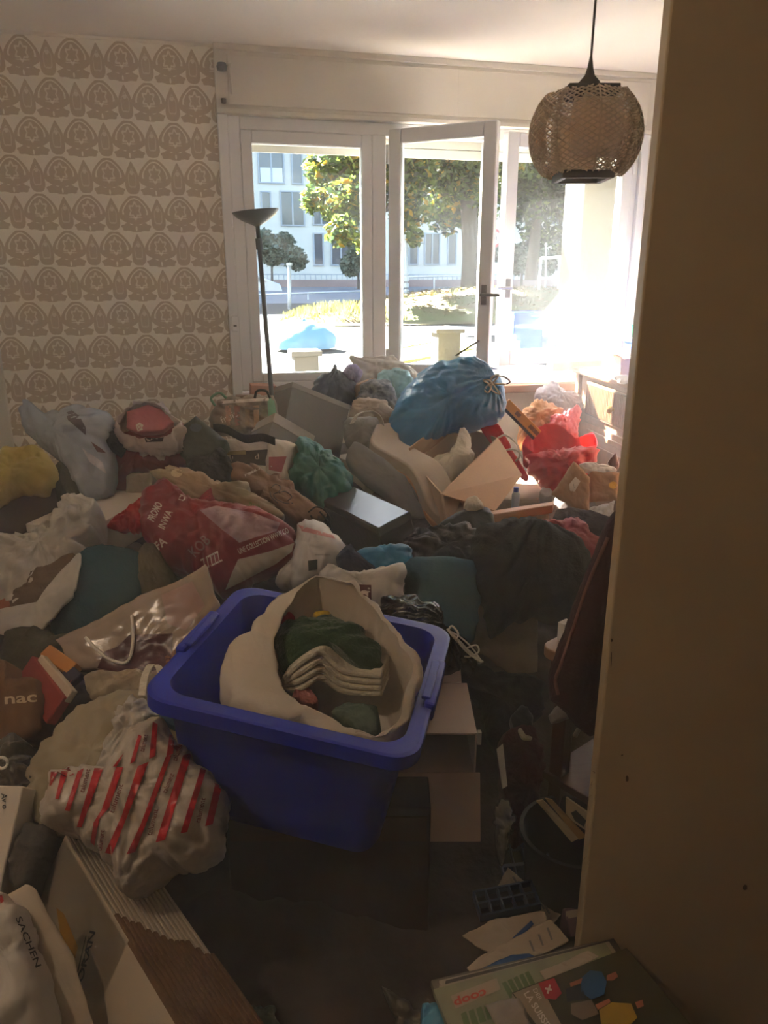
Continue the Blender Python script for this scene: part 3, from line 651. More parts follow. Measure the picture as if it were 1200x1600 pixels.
# trees
bark = M('grey brown bark', (82, 70, 60), .95, .8, 20, .2, 4)
def tree(name, label, cat, base, trunk, clumps, cnt, lsz, cols, seed, group=None):
    """clumps = list of (u, v, d, radius px); leaves as small bent quads, one foliage mesh per colour"""
    rn = random.Random(seed); t = thing(name, label, cat, base)
    if trunk:
        MB().tube(curve(trunk[0], 6), [trunk[1]*(1-.45*k/(6*(len(trunk[0])-1))) for k in range(6*(len(trunk[0])-1)+1)], 10).build('trunk', bark, t, smooth=True)
        for k, (u, v, d, r) in enumerate(clumps[::2][:9]):
            MB().tube(curve([trunk[0][-1], trunk[0][-1].lerp(aD(u, v, d), .5)+Vector((0, 0, .3)), aD(u, v, d)], 5), [.12, .11, .1, .09, .08, .07, .06, .05, .04, .035, .03], 6).build('branch', bark, t, smooth=True)
    ms = [MB() for _ in cols]; tot = sum(c[3]**2 for c in clumps)
    for u, v, d, r in clumps:
        c = Vector((u, v, d)) if d < 6 else aD(u, v, d); R = r if d < 6 else r*d/1235.
        for _ in range(int(cnt*r*r/tot)):
            w_ = Vector((rn.gauss(0, 1), rn.gauss(0, 1), rn.gauss(0, 1))).normalized()*(rn.random()**.45); p_ = c+Vector((w_.x*R, w_.y*R*1.1, w_.z*R))
            a = Vector((rn.gauss(0, 1), rn.gauss(0, 1), rn.gauss(0, .6))).normalized(); b = a.cross(Vector((rn.gauss(0, 1), rn.gauss(0, 1), rn.gauss(0, 1)))).normalized(); s = lsz*rn.uniform(.6, 1.3)
            k = rn.choices(range(len(cols)), weights=[x[1] for x in cols])[0]; nn = a.cross(b)*s*.18
            ms[k].add([p_-a*s, p_+b*s*.55-nn, p_+a*s, p_-b*s*.55-nn], [(0, 1, 2, 3)])
    for m, (mt_, _w) in zip(ms, cols): m.build('foliage', mt_, t, kind='stuff')
    return t
lg = M('green leaves', (88, 106, 40), .55, tr=.45); ly = M('yellowing leaves', (176, 140, 40), .55, tr=.5); ld = M('deep green leaves', (46, 62, 38), .6, tr=.4); lp = M('pale lime leaves', (130, 140, 60), .5, tr=.5)
tb = aD(733, 462, 26); T1 = [tb-Vector((0, 0, .4)), tb+Vector((0, 0, 1.5)), tb+Vector((-.2, .1, 4.2)), tb+Vector((-.1, 0, 6.5))]
tree('street_tree', 'large leafy tree turning yellow on the bank beyond the window', 'tree', tb, (T1, .33),
     [(510, 260, 23, 36), (560, 240, 23, 44), (488, 312, 22, 20), (540, 318, 22, 40), (585, 290, 24, 40), (535, 362, 21, 26), (575, 380, 22, 20), (640, 260, 24, 46), (640, 330, 23, 34), (648, 372, 23, 14), (690, 270, 26, 52), (735, 270, 26, 54), (700, 330, 27, 36), (745, 330, 27, 34), (600, 200, 25, 60), (680, 190, 26, 70), (770, 220, 27, 70), (530, 195, 25, 55), (470, 110, 20, 75), (560, 90, 18, 80), (660, 100, 18, 90), (770, 100, 20, 95), (870, 110, 20, 90), (600, 40, 16, 80), (720, 30, 16, 90), (830, 40, 17, 90)],  # clumps above the window top are added, unseen, to shade the ground
     42000, .12, [(lg, 4), (ly, 1.1), (ld, 3), (lp, 1.3)], 11)
tb2 = aD(830, 425, 31)
tree('shade_tree', 'darker dense tree standing behind the right casement', 'tree', tb2, ([tb2-Vector((0, 0, .3)), tb2+Vector((.1, 0, 2)), tb2+Vector((0, 0, 5))], .25),
     [(800, 270, 31, 46), (850, 260, 32, 50), (900, 270, 32, 50), (820, 320, 31, 40), (870, 320, 32, 36), (850, 220, 32, 60), (920, 230, 32, 60), (840, 365, 32, 26), (880, 375, 33, 24)], 7000, .14, [(ld, 4), (lg, 1.5), (lp, .4)], 12)
tb3 = Vector((-1.9, 11.2, .2))  # foot of a tree added out of view to shade the terrace ground
tree('added_terrace_tree', 'spreading plane tree beside the terrace whose crown hangs over the window view', 'tree', tb3, ([tb3, tb3+Vector((.2, 0, 1.8)), Vector((-.6, 11.0, 3.8)), Vector((1.2, 10.6, 4.3))], .2),
     [(1.4, 9.0, 4.0, .8), (2.6, 8.6, 4.0, .85), (3.8, 8.7, 4.1, .85), (5.0, 8.9, 4.2, .9), (1.6, 10.6, 4.4, .9), (3.0, 10.4, 4.4, .9), (4.5, 10.6, 4.5, .95), (6.0, 10.8, 4.6, 1.0), (2.4, 12.2, 4.9, .95), (4.0, 12.4, 4.9, 1.0), (5.6, 12.6, 5.0, 1.0), (7.2, 12.4, 5.0, 1.0)], 19000, .13, [(lg, 3), (ly, 1), (ld, 3)], 13)
hd = M('dusty hedge leaves', (96, 108, 92), .7, tr=.2)
for k, (lab, cl) in enumerate([('grey green bush against the white block, near the floor lamp', [(425, 395, 43, 20), (445, 380, 44, 16), (415, 372, 43, 14), (462, 405, 43, 18)]), ('darker bush before the block, at the fixed pane edge', [(560, 395, 43, 18), (548, 415, 43, 16), (572, 372, 44, 13)]),
                               ('wide dark hedge at the block foot beyond the right casement', [(815, 405, 40, 24), (850, 410, 40, 22), (790, 395, 40, 20), (885, 400, 41, 22)])]):
    b = aD(cl[0][0], 436, cl[0][2]); b.z = .93; tree('garden_bush', lab, 'bush', b, ([b-Vector((0, 0, .3)), b+Vector((0, 0, .5)), aD(*cl[0][:3])], .08), cl, 2600, .16, [(hd, 3), (ld, 1)], 20+k)
# fallen leaves on the bank
rn = random.Random(5); m = MB()
for _ in range(1500):
    a, r = rn.uniform(0, 6.28), math.sqrt(rn.random())*.95; x, y = b1.x+1.5+6.2*r*math.cos(a), b1.y+4.7*r*math.sin(a); z_ = .44+.72*max(0, 1-r**2.2)+rn.uniform(0, .05); s = rn.uniform(.05, .1); h_ = rn.uniform(0, 6.28)
    m.add([(x+s*math.cos(h_), y+s*math.sin(h_), z_+rn.uniform(0, .04)), (x-s*math.sin(h_), y+s*math.cos(h_), z_+.02), (x-s*math.cos(h_), y-s*math.sin(h_), z_+.03), (x+s*math.sin(h_), y-s*math.cos(h_), z_)], [(0, 1, 2, 3)])
tag(m.build('fallen_leaves', M('dry fallen leaves', (120, 88, 52), .8, tr=.2)), 'dry brown leaves scattered over the bank around the trunk', 'leaves', kind='stuff')
# ---------------------------------------------------------------- the layer of clothes and rags everything lies on
CTRL = [(.3, 4.15, .52), (1.2, 4.1, .62), (1.7, 4.1, .35), (2.0, 4.1, .3), (2.6, 4.1, .1), (-1, 4.1, .45), (-.3, 4.1, .5), (-.9, 3.2, .42), (-.3, 3.2, .52), (.4, 3.2, .52), (1.1, 3.2, .42), (1.6, 3.2, .26), (2.3, 3.2, .1),
        (-.9, 2.5, .42), (-.4, 2.5, .46), (.2, 2.5, .46), (.8, 2.5, .38), (1.3, 2.5, .3), (2, 2.5, .2), (-.9, 2, .38), (-.4, 2, .42), (.1, 2, .42), (.6, 2, .36), (1, 2, .25), (1.6, 2, .15),
        (-.9, 1.5, .34), (-.4, 1.5, .34), (0, 1.5, .2), (.4, 1.5, .05), (.8, 1.4, .04), (1.3, 1.5, .04), (-.9, 1, .3), (-.4, 1, .2), (0, 1, .03), (.5, 1, .02), (-.9, .4, .2), (-.4, .4, .1), (0, .4, .02), (.7, .4, .02), (1.2, .8, .02)]
def zbase(x, y):
    s = w = 0
    for a, b, c in CTRL:
        q = 1/(((a-x)**2+(b-y)**2)**1.6+.004); s += q*c; w += q
    return s/w
G = 120; V = []
for j in range(G+1):
    for i in range(G+1):
        x = X0+.01+(X1-X0-.02)*i/G; y = .25+(YB-.08-.25)*j/G; z = zbase(x, y)
        z += (.09*crease((x, y, 0), 4, 3)+.03*crease((x, y, .5), 11, 8))*min(1, z*4); V.append((x, y, max(.006, z)))
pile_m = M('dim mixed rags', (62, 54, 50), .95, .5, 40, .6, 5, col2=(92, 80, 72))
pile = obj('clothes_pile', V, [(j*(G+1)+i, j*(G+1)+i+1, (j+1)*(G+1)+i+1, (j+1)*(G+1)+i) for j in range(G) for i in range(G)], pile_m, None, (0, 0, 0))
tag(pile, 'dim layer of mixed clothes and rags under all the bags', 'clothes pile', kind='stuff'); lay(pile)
# ---------------------------------------------------------------- materials of the heap
white_pl = M('white carrier plastic', (214, 206, 196), .38, .15, 40, .05, 5, tr=.3, spec=.5, crink=0.5)
grey_pl = M('milky grey plastic', (168, 160, 150), .35, .15, 40, .08, 5, tr=.25, crink=0.5)
blue_pl = M('light blue bin-bag plastic', (52, 142, 190), .28, .1, 60, .08, 4, tr=.3, spec=.6, crink=0.45)
aqua_pl = M('pale turquoise plastic', (150, 196, 200), .35, .1, 50, .08, 5, tr=.35, crink=0.4)
black_pl = M('black bin-bag plastic', (12, 12, 14), .16, .15, 40, 0, 1, spec=.7, crink=0.6)
red_pl = M('red carrier plastic', (206, 34, 44), .35, .1, 50, .06, 5, tr=.4, crink=0.5)
pink_pl = M('pinkish red plastic', (214, 92, 96), .4, .1, 50, .1, 5, tr=.35, crink=0.5)
teal_pl = M('teal green plastic', (58, 142, 130), .25, .15, 40, .1, 6, tr=.3, spec=.6, crink=0.6)
burg_pl = M('burgundy carrier plastic', (142, 30, 38), .35, .1, 50, .1, 6, tr=.12, crink=0.3)
yel_pl = M('yellow carrier plastic', (196, 172, 84), .4, .15, 40, .12, 5, tr=.3, crink=0.4)
lblue_pl = M('pale blue packing plastic', (176, 184, 196), .25, .15, 40, .15, 4, tr=.25, spec=.6, crink=0.6)
kraft = M('brown kraft paper', (172, 128, 88), .75, .15, 60, .08, 8, tr=.1)
kraft_d = M('creased brown paper', (140, 104, 76), .7, .2, 50, .15, 8, crink=0.4)
kraft_l = M('pale printed kraft paper', (176, 150, 116), .55, .2, 50, .2, 6, col2=(120, 104, 70), crink=0.4)
card = M('plain cardboard', (190, 154, 116), .85, .1, 80, .06, 10)
greyc = M('dull grey cardboard', (128, 124, 120), .8, .08, 60, .08, 6)
whitec = M('white carton board', (216, 204, 190), .7, .06, 60, .06, 6)
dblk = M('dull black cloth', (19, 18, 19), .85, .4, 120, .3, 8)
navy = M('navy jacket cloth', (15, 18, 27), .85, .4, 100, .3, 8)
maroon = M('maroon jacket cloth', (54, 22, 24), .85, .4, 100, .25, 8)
teal_c = M('dark teal cloth', (34, 78, 92), .8, .3, 90, .15, 6)
cloth_w = M('cream cloth', (206, 196, 176), .9, .4, 120, .08, 8)
green_c = M('dark green jersey', (44, 74, 44), .95, .5, 140, .2, 8, sheen=.3)
olive = M('olive brown cloth', (70, 66, 48), .9, .4, 90, .25, 6)
brownc = M('dark brown carton', (64, 44, 32), .8, .15, 40, .2, 5)
wood_l = M('warm beech wood', (196, 132, 78), .45, .08, 20, .15, 6, stretch=(1, 1, 8))
ink_w = M('off-white print', (214, 200, 186), .6); ink_b = M('black print', (30, 28, 30), .6); ink_r = M('red print', (176, 40, 44), .5); ink_mar = M('maroon print', (86, 24, 34), .5)
cord_w = M('white cotton cord', (220, 214, 204), .8); cord_d = M('dark paper cord', (50, 44, 40), .8)
beige_l = M('beige grey upholstery', (178, 158, 134), .75, .15, 60, .1, 5)
def tube(name, pts, r, m, parent, sm=6, n=7): return MB().tube(curve(pts, sm), r, n).build(name, m, parent, smooth=True)
def on(o, pts, lift=.006, tree=None):
    """points of a cord lying on a thing, from picture points"""
    t = tree or bvh_of(o)[0]; out = []
    for u, v in pts:
        d = ray(u, v).normalized(); h = t.ray_cast(C0, d)
        out.append((h[0]-d*lift) if h[0] is not None else None)
    g = [p_ for p_ in out if p_ is not None]; last = g[0]
    for i, p_ in enumerate(out):
        if p_ is None: out[i] = aP(*pts[i], last, -HF)
        else: last = p_
    return out
# ---------------------------------------------------------------- by the window
def pb(name, label, cat, m, A, B, C, th, **k): return pbox(name, label, cat, m, A, B, C, th, **k)
o, *_ = pb('cardboard_box', 'small terracotta box against the window frame behind the printed shopping bag', 'box', M('terracotta carton', (186, 128, 104), .8), (392, 602, 4.08), (432, 603, 4.08), (392, 660, 4.08), .1, how='y'); lay(o)
puff('plastic_bag', 'white knotted plastic bag highest on the heap against the window glass', 'bag', white_pl, [(540, 600), (548, 575), (545, 553), (553, 560), (575, 556), (612, 556), (640, 570), (660, 592), (650, 615), (590, 615)], y=3.98, elev=25, T=.05, B=.12, knot=(548, 560, 14, .02), amp=.014)
puff('plastic_bag', 'pale turquoise plastic bag between the white knotted bag and the big blue bin bag', 'bag', aqua_pl, [(585, 600), (596, 580), (620, 574), (640, 582), (652, 602), (645, 650), (610, 668), (590, 640)], y=3.82, elev=25, T=.07, B=.14, amp=.014)
dgrey = M('dark slate plastic', (74, 82, 100), .45, .1, 50, .15, 5, tr=.15)
o = puff('plastic_bag', 'dark slate tied bag resting behind the large grey box', 'bag', dgrey, [(490, 608), (498, 588), (515, 579), (525, 568), (530, 578), (548, 584), (556, 602), (552, 626), (525, 640), (498, 622)], y=3.8, elev=25, T=.07, B=.15, knot=(528, 576, 16, .02))
puff('cloth_bundle', 'small lilac crumpled bundle beside the slate tied bag', 'bundle', M('lilac cloth', (150, 142, 178), .7, .2, 60, .15, 8), [(534, 582), (545, 572), (555, 570), (567, 582), (562, 594), (548, 594)], y=3.76, elev=25, T=.03, B=.1)
puff('cloth_bundle', 'grey patterned cloth bundle in front of the pale turquoise bag', 'bundle', M('grey patterned cloth', (150, 150, 150), .85, .2, 60, 0, 38, col2=(70, 78, 88)), [(556, 625), (562, 606), (575, 596), (600, 592), (616, 606), (622, 630), (600, 645), (570, 645)], y=3.68, elev=25, T=.06, B=.16, amp=.018)
o, *_ = pb('cardboard_box', 'small beige carton wedged among the cloth bundles by the window', 'box', card, (562, 600, 3.72), (583, 590, 3.75), (564, 625, 3.70), .1, how='y')
puff('cloth_bundle', 'beige crumpled cloth bundle with sunlit top in front of the patterned bundle', 'bundle', beige_l, [(540, 650), (552, 632), (562, 622), (585, 625), (602, 628), (616, 645), (606, 665), (560, 672)], y=3.58, elev=30, T=.06, B=.16, amp=.02)
o = puff('tote_bag', 'grey canvas tote with a loose strap below the beige cloth bundle', 'bag', M('grey canvas', (140, 134, 126), .85, .3, 80, .15, 8), [(536, 672), (542, 655), (560, 652), (592, 655), (602, 682), (590, 706), (550, 706)], y=3.44, elev=30, T=.07, B=.18, amp=.014)
MB().strip(curve([aY(550, 662, 3.38), aY(560, 648, 3.36), aY(578, 643, 3.35), aY(592, 652, 3.35), aY(597, 668, 3.35), aY(594, 684, 3.36)], 6), (.012, -.028, .008), .004).build('strap', cloth_w, o, smooth=40)
# grey boxes
o, A_, x_, y_, n_ = pb('cardboard_box', 'large dull grey box leaning with its long face to the room under the slate bag', 'box', greyc, (458, 597, 3.52), (547, 633, 3.62), (446, 690, 3.42), .16, how='y'); lay(o)
MB().hexa(A_-x_*.01+n_*.002, x_*1.02, y_*.09, -n_*.165).build('lid', M('paler grey carton lid', (160, 154, 146), .8, .05, 60), o, bevel=.002)
o, A_, x_, y_, n_ = pb('cardboard_box', 'low grey box with a pale top in front of the large grey box', 'box', greyc, (430, 646, 3.30), (491, 682, 3.34), (426, 700, 3.22), .18, how='y'); lay(o)
MB().hexa(A_-x_*.01+n_*.004-y_*.02, x_*1.02, y_*.30, -n_*.19).build('lid', M('pale drab lid', (176, 168, 156), .8, .05, 60), o, bevel=.002)
o, *_ = pb('cardboard_box', 'pale carton under the padded arm beside the teal bag', 'box', M('pale drab carton', (182, 170, 150), .8, .05), (520, 712, .60), (570, 728, .60), (545, 700, .60), .16); lay(o)
# big blue bin bag
o = puff('bin_bag', 'big light blue bin bag tied at its side and lit by the sun', 'bag', blue_pl, [(612, 700), (609, 655), (620, 625), (650, 586), (680, 568), (720, 561), (750, 562), (771, 580), (787, 600), (792, 630), (780, 656), (742, 664), (705, 668), (672, 692), (648, 716), (626, 714)], y=3.36, elev=28, T=.17, B=.26, knot=(768, 604, 30, .026), amp=.011, f=7, N=150, K=36, p=2.6)
kp = on(o, [(764, 600)])[0]
tb_ = MB()
for a in range(5):
    d1 = Vector((math.cos(a*1.3), -.35, math.sin(a*1.3)))*.035; tb_.tube(curve([kp, kp+d1, kp+d1*1.3+Vector((.02, -.02, 0)), kp+Vector((.012, -.012, .004))], 5), .004, 6)
tb_.build('tie_string', cloth_w, o, smooth=True)
MB().tube(curve([kp+Vector((0, -.01, .01)), aY(772, 590, 3.25), aY(785, 588, 3.24), aY(797, 596, 3.25), aY(792, 600, 3.27)], 6), .0035, 6).build('loose_end', cord_d, o, smooth=True)
# ---------------------------------------------------------------- lounge chair with a bent pad, and an open carton on it
ch = thing('armchair', 'beige armchair with a curved padded arm half buried under the open carton', 'chair', aZ(660, 800, .3))
pth = [(588, 662, 3.35), (580, 690, 3.20), (607, 708, 3.05), (638, 727, 2.92), (655, 752, 2.82), (668, 785, 2.72), (690, 806, 2.66), (725, 806, 2.60)]
P_ = curve([aY(*p_) for p_ in pth], 8); wv = (RT*.9+HF*.55).normalized()*.15
MB().strip([p_+wv*.5 for p_ in P_], wv, .055).build('padded_arm', beige_l, ch, smooth=35, bevel=.012)
MB().strip([p_+wv*.5-Vector((0, 0, .0)) + Vector((0, -.004, -.052)) for p_ in P_], wv*1.03, .014).build('bentwood_frame', wood_l, ch, smooth=35)
sd = puff('side_cushion', None, None, greyc, [(552, 690), (575, 700), (605, 722), (634, 745), (648, 775), (668, 806), (640, 806), (600, 775), (560, 745), (540, 720)], y=2.95, elev=35, T=.03, B=.12, parent=ch, amp=.006, p=4)
sc_ = aZ(700, 775, .42); MB().hexa(sc_-HF*.05, RT*.5, HF*.46, Vector((0, 0, -.14))).build('seat_cushion', beige_l, ch, bevel=.02)
a, b = aY(697, 815, 2.56), aY(864, 789, 2.62); up_ = Vector((0, 0, 1)); dep = Vector((.03, .05, 0))
MB().hexa(a, b-a, dep, Vector((0, 0, -.035))).build('armrest', wood_l, ch, bevel=.004)
c = a.lerp(b, .62); MB().hexa(c+Vector((0, .01, -.03)), (b-a)*.12, Vector((0, .035, 0)), Vector((0, 0, -.3))).build('front_leg', wood_l, ch, bevel=.003)
for k in ch.children: lay(k)
# open carton
zr = .70; q = [aZ(646, 722, zr-.02), aZ(718, 664, zr+.03), aZ(778, 684, zr+.03), aZ(690, 772, zr-.02)]
ob = thing('open_carton', 'open sunlit cardboard carton with one flap hanging towards the room', 'box', (q[0]+q[2])/2-Vector((0, 0, .26)))
nb = (q[1]-q[0]).cross(q[3]-q[0]).normalized(); nb = nb if nb.z > 0 else -nb; w4 = MB(); t_ = .006; cc_ = sum(q, Vector())/4
for i in range(4):
    a, b = q[i], q[(i+1) % 4]; inn = (cc_-(a+b)/2); inn = (inn-(b-a)*inn.dot(b-a)/(b-a).length_squared).normalized()*t_
    w4.hexa(a, b-a, inn, -nb*.22)
w4.add([p_-nb*.22 for p_ in q]+[p_-nb*.226 for p_ in q], [(0, 1, 2, 3), (7, 6, 5, 4), (0, 4, 5, 1), (1, 5, 6, 2), (2, 6, 7, 3), (3, 7, 4, 0)])
w4.build('body', card, ob)
def flap(poly, th, name, parent, m, how=aZ):
    P = [how(*p_) for p_ in poly]; n = (P[1]-P[0]).cross(P[2]-P[0]).normalized()
    if n.dot(C0-P[0]) < 0: n = -n
    k = len(P); return MB().add(P+[p_-n*th for p_ in P], [tuple(range(k)), tuple(range(2*k-1, k-1, -1))]+[(i, k+i, k+(i+1) % k, (i+1) % k) for i in range(k)]).build(name, m, parent, None if parent else P[0])
flap([(690, 772, zr-.02), (778, 684, zr+.03), (816, 742, .60), (774, 798, .55)], .005, 'flap', ob, card)
flap([(646, 722, zr-.02), (718, 664, zr+.03), (700, 655, zr+.10), (640, 700, zr+.05)], .005, 'flap', ob, card)
for k in ob.children: lay(k)
puff('cloth_bag', 'cream cloth bag with a twisted handle stuffed in the open carton', 'bag', cloth_w, [(664, 745), (672, 722), (700, 712), (715, 690), (720, 668), (732, 680), (738, 702), (745, 712), (720, 735), (694, 764), (678, 762)], z=.68, elev=50, T=.05, B=.14, amp=.02, f=11, rest=True)
# ---------------------------------------------------------------- sideboard and what stands on it
sbm = M('brown varnished oak', (126, 92, 66), .4, .1, 30, .3, 5, stretch=(6, 6, .8)); sbd = M('dark oak grooves', (62, 42, 30), .5); brass = M('aged brass', (176, 146, 84), .3, metal=.8)
c0 = Vector((2.19, 4.13, 0)); dy = Vector((-.105, -.994, 0)).normalized(); dx = Vector((-dy.y, dy.x, 0)); dx = dx if dx.x > 0 else -dx
sbt = thing('sideboard', 'brown oak sideboard with reeded drawers in the far corner under the window', 'sideboard', c0)
Z = lambda z: Vector((0, 0, z)); LEN = 1.25
MB().hexa(c0+dy*.05+dx*.02+Z(.06), dy*(LEN-.06), dx*.42, Z(.86)).build('body', sbm, sbt, bevel=.004)
MB().hexa(c0-dx*.02+Z(.92), dy*(LEN+.02), dx*.50, Z(.028)).build('top_board', sbm, sbt, bevel=.008)
MB().hexa(c0+dy*.04+dx*.0+Z(.006), dy*.05, dx*.05, Z(.914)).build('corner_post', sbm, sbt, bevel=.004)
for k in range(1):
    s0 = c0+dy*.20+dx*.004
    d_ = MB().hexa(s0+Z(.70), dy*.80, dx*.02, Z(.19)).build('drawer', sbm, sbt, bevel=.002)
    for i in range(41): MB().hexa(s0+dy*(.016+i*.0188)-dx*.006+Z(.712), dy*.011, dx*.008, Z(.166)).build('reed', sbm, d_, bevel=.003)
    MB().hexa(s0+dy*.01-dx*.001+Z(.706), dy*.78, dx*.004, Z(.178)).build('groove_back', sbd, d_)
    kc = s0+dy*.39+Z(.79); m = MB(); m.lathe((0, 0, 0), [(0, -.016), (.012, -.014), (.02, -.006), (.022, .004), (.012, .012), (.012, .02), (.0, .02)], 18)
    m.v = [kc-dx*(.026-v.z)*1.0+dy*v.x+Z(v.y) for v in m.v]; m.build('knob', brass, d_, smooth=40)
    dr = MB().hexa(s0+Z(.12), dy*.80, dx*.02, Z(.54)).build('door', sbm, sbt, bevel=.002)
    fm = MB()
    for (y0, y1, z0, z1) in ((.06, .74, .60, .63), (.06, .74, .15, .18), (.06, .09, .18, .60), (.71, .74, .18, .60)): fm.hexa(s0+dy*y0-dx*.012+Z(z0), dy*(y1-y0), dx*.014, Z(z1-z0))
    fm.build('moulding', sbm, dr, bevel=.005); MB().hexa(s0+dy*.12-dx*.006+Z(.22), dy*.56, dx*.008, Z(.34)).build('raised_panel', sbm, dr, bevel=.006)
for k in sbt.children: lay(k)
zt = .948
bx = c0+dy*.30+dx*.16+Z(zt); bcr = thing('plastic_crate', 'blue plastic crate standing on the sideboard', 'crate', bx)
H_ = .19; m = MB().hexa(bx, dy*.36, dx*.008, Z(H_)).hexa(bx+dx*.24, dy*.36, dx*.008, Z(H_)).hexa(bx, dy*.008, dx*.25, Z(H_)).hexa(bx+dy*.352, dy*.008, dx*.25, Z(H_)).hexa(bx, dy*.36, dx*.25, Z(.008)); m.build('body', blu, bcr)
MB().hexa(bx-dx*.01-dy*.01+Z(H_-.02), dy*.38, dx*.018, Z(.02)).build('rim', blu, bcr, bevel=.003)
wt = bx+Z(H_+.004); tr_ = thing('wire_tray', 'pale wire tray lying across the blue crate on the sideboard', 'tray', wt)
m = MB().tube([wt-dx*.01, wt+dy*.36-dx*.01, wt+dy*.36+dx*.25, wt+dx*.25, wt-dx*.01], .004)
m.build('frame', mt, tr_, smooth=40); m = MB()
for i in range(1, 12): m.tube([wt+dy*.03*i-dx*.01, wt+dy*.03*i+dx*.25], .002, 5)
m.build('bars', mt, tr_, kind='stuff')
gt = thing('glass_ornament', 'small green and white ornament on the wire tray', 'ornament', aY(989, 512, 3.74)); g0 = aY(989, 512, 3.74)
MB().lathe((g0.x, g0.y, wt.z), [(0, .004), (.022, .004), (.008, .02), (.006, .05), (.03, .07), (.028, .075), (0, .06)], 16).build('stem_cup', M('green glass', (96, 196, 150), .2, tr=.4), gt, smooth=40)
MB().lathe((g0.x, g0.y, wt.z+.072), [(.031, 0), (.031, .006), (.026, .006), (.026, 0)], 16).build('white_rim', pvc, gt)
bx2 = c0+dy*.45+dx*.03+Z(zt); cb = thing('small_carton', 'small open cream carton on the edge of the sideboard', 'box', bx2)
m = MB()
for s_, a_, b_ in ((bx2, dy*.11, dx*.004), (bx2+dx*.086, dy*.11, dx*.004), (bx2, dy*.004, dx*.09), (bx2+dy*.106, dy*.004, dx*.09)): m.hexa(s_, a_, b_, Z(.115))
m.hexa(bx2, dy*.11, dx*.09, Z(.004)).build('body', whitec, cb)
flp = MB().hexa(bx2+Z(.113), dy*.11, -dx*.045+Z(.012), Z(.003)).build('flap', whitec, cb); MB().hexa(bx2+dy*.107+Z(.113), dx*.09, dy*.04+Z(-.01), Z(.003)).build('flap', whitec, cb)
puff('paper_sheet', 'crumpled white paper leaning on the blue crate behind the cream carton', 'paper', M('white writing paper', (226, 224, 222), .8, tr=.2), [(958, 545), (985, 543), (992, 575), (975, 585), (968, 560)], y=3.62, elev=25, T=.01, B=.02, amp=.01, rest=False)
puff('paper_tissue', 'crumpled white tissue at the front edge of the sideboard top', 'tissue', M('white writing paper'), [(958, 588), (972, 585), (990, 590), (985, 600), (966, 598)], z=.965, elev=60, T=.015, B=.01, amp=.008)
# ---------------------------------------------------------------- between the blue bin bag and the sideboard
puff('plastic_bag', 'grey lilac plastic bag slumped under the window ledge beside the sideboard', 'bag', M('grey lilac plastic', (172, 162, 166), .4, .15, 40, .1, 5, tr=.25), [(834, 616), (850, 600), (865, 597), (885, 610), (908, 622), (912, 640), (885, 642), (850, 634)], y=3.98, elev=30, T=.06, B=.25, amp=.02, f=10)
puff('paper_sack', 'brown paper sack below the grey lilac bag', 'sack', M('orange brown paper', (186, 132, 86), .75, .2, 40, .15, 5, tr=.1), [(812, 672), (818, 640), (835, 625), (860, 628), (878, 640), (868, 668), (840, 690), (815, 690)], y=3.72, elev=35, T=.06, B=.25, amp=.015)
puff('plastic_bag', 'pink red plastic bag behind the open red bag against the sideboard', 'bag', pink_pl, [(850, 680), (858, 655), (880, 645), (905, 632), (907, 665), (900, 692), (870, 695)], y=3.62, elev=30, T=.05, B=.22, amp=.018, f=11)
o = puff('carrier_bag', 'open red plastic bag standing in front of the sideboard', 'bag', red_pl, [(822, 712), (840, 706), (880, 700), (929, 697), (932, 722), (922, 742), (885, 768), (858, 768), (832, 740)], y=3.28, elev=25, T=.08, B=.18, amp=.018, f=12)
n_ = plane_normal(45); P0 = aY(872, 690, 3.38)
rim = ringpx([(816, 694), (832, 672), (852, 662), (880, 666), (900, 684), (926, 676), (931, 698), (880, 704), (840, 709)], P0, n_, 72); low = [p_+Vector((0, .02, -.07)) for p_ in ringpx([(822, 708), (845, 690), (870, 684), (905, 694), (924, 694), (929, 712), (880, 722), (845, 722)], P0, n_, 72)]
bg_ = loft('bag_mouth', None, None, red_pl, [rim, low, [p_.lerp(sum(low, Vector())/72, .6)+Vector((0, 0, -.04)) for p_ in low]], amp=.012, f=14, solid=.001, parent=o, N=72)
puff('printed_bag', 'thin red gift bag edge standing behind the open carton with white cord handles', 'bag', red_pl, [(750, 668), (764, 660), (780, 664), (800, 702), (826, 745), (820, 752), (788, 722)], y=3.30, elev=20, T=.012, B=.05, amp=.004)
gb = bpy.data.objects['printed_bag']; tube('cord_handle', [aY(778, 684, 3.24), aY(790, 680, 3.22), aY(806, 692, 3.2), aY(812, 712, 3.2), aY(806, 720, 3.22)], .005, cord_w, gb); tube('cord_handle', [aY(786, 704, 3.22), aY(800, 702, 3.2), aY(811, 706, 3.19), aY(816, 716, 3.2)], .005, cord_w, gb)
a, b = aY(786, 634, 3.52), aY(836, 684, 3.42); dd_ = (b-a).normalized(); nn_ = dd_.cross(HF).normalized(); lv = thing('spirit_level', 'orange level with a dark edge leaning beside the blue bin bag', 'level', b)
MB().hexa(a, b-a, nn_*.045, HF*.022).build('body', M('orange lacquer', (232, 150, 44), .35), lv, bevel=.003); MB().hexa(a-nn_*.014, b-a, nn_*.014, HF*.024).build('dark_edge', M('violet black edge', (52, 36, 60), .5), lv)
for f_ in (.3, .72, .86): MB().hexa(a+(b-a)*f_+nn_*.012-HF*.002, dd_*.03, nn_*.02, HF*.004).build('mark', M('brown print', (140, 76, 20), .5), lv)
for c_ in lv.children: lay(c_)
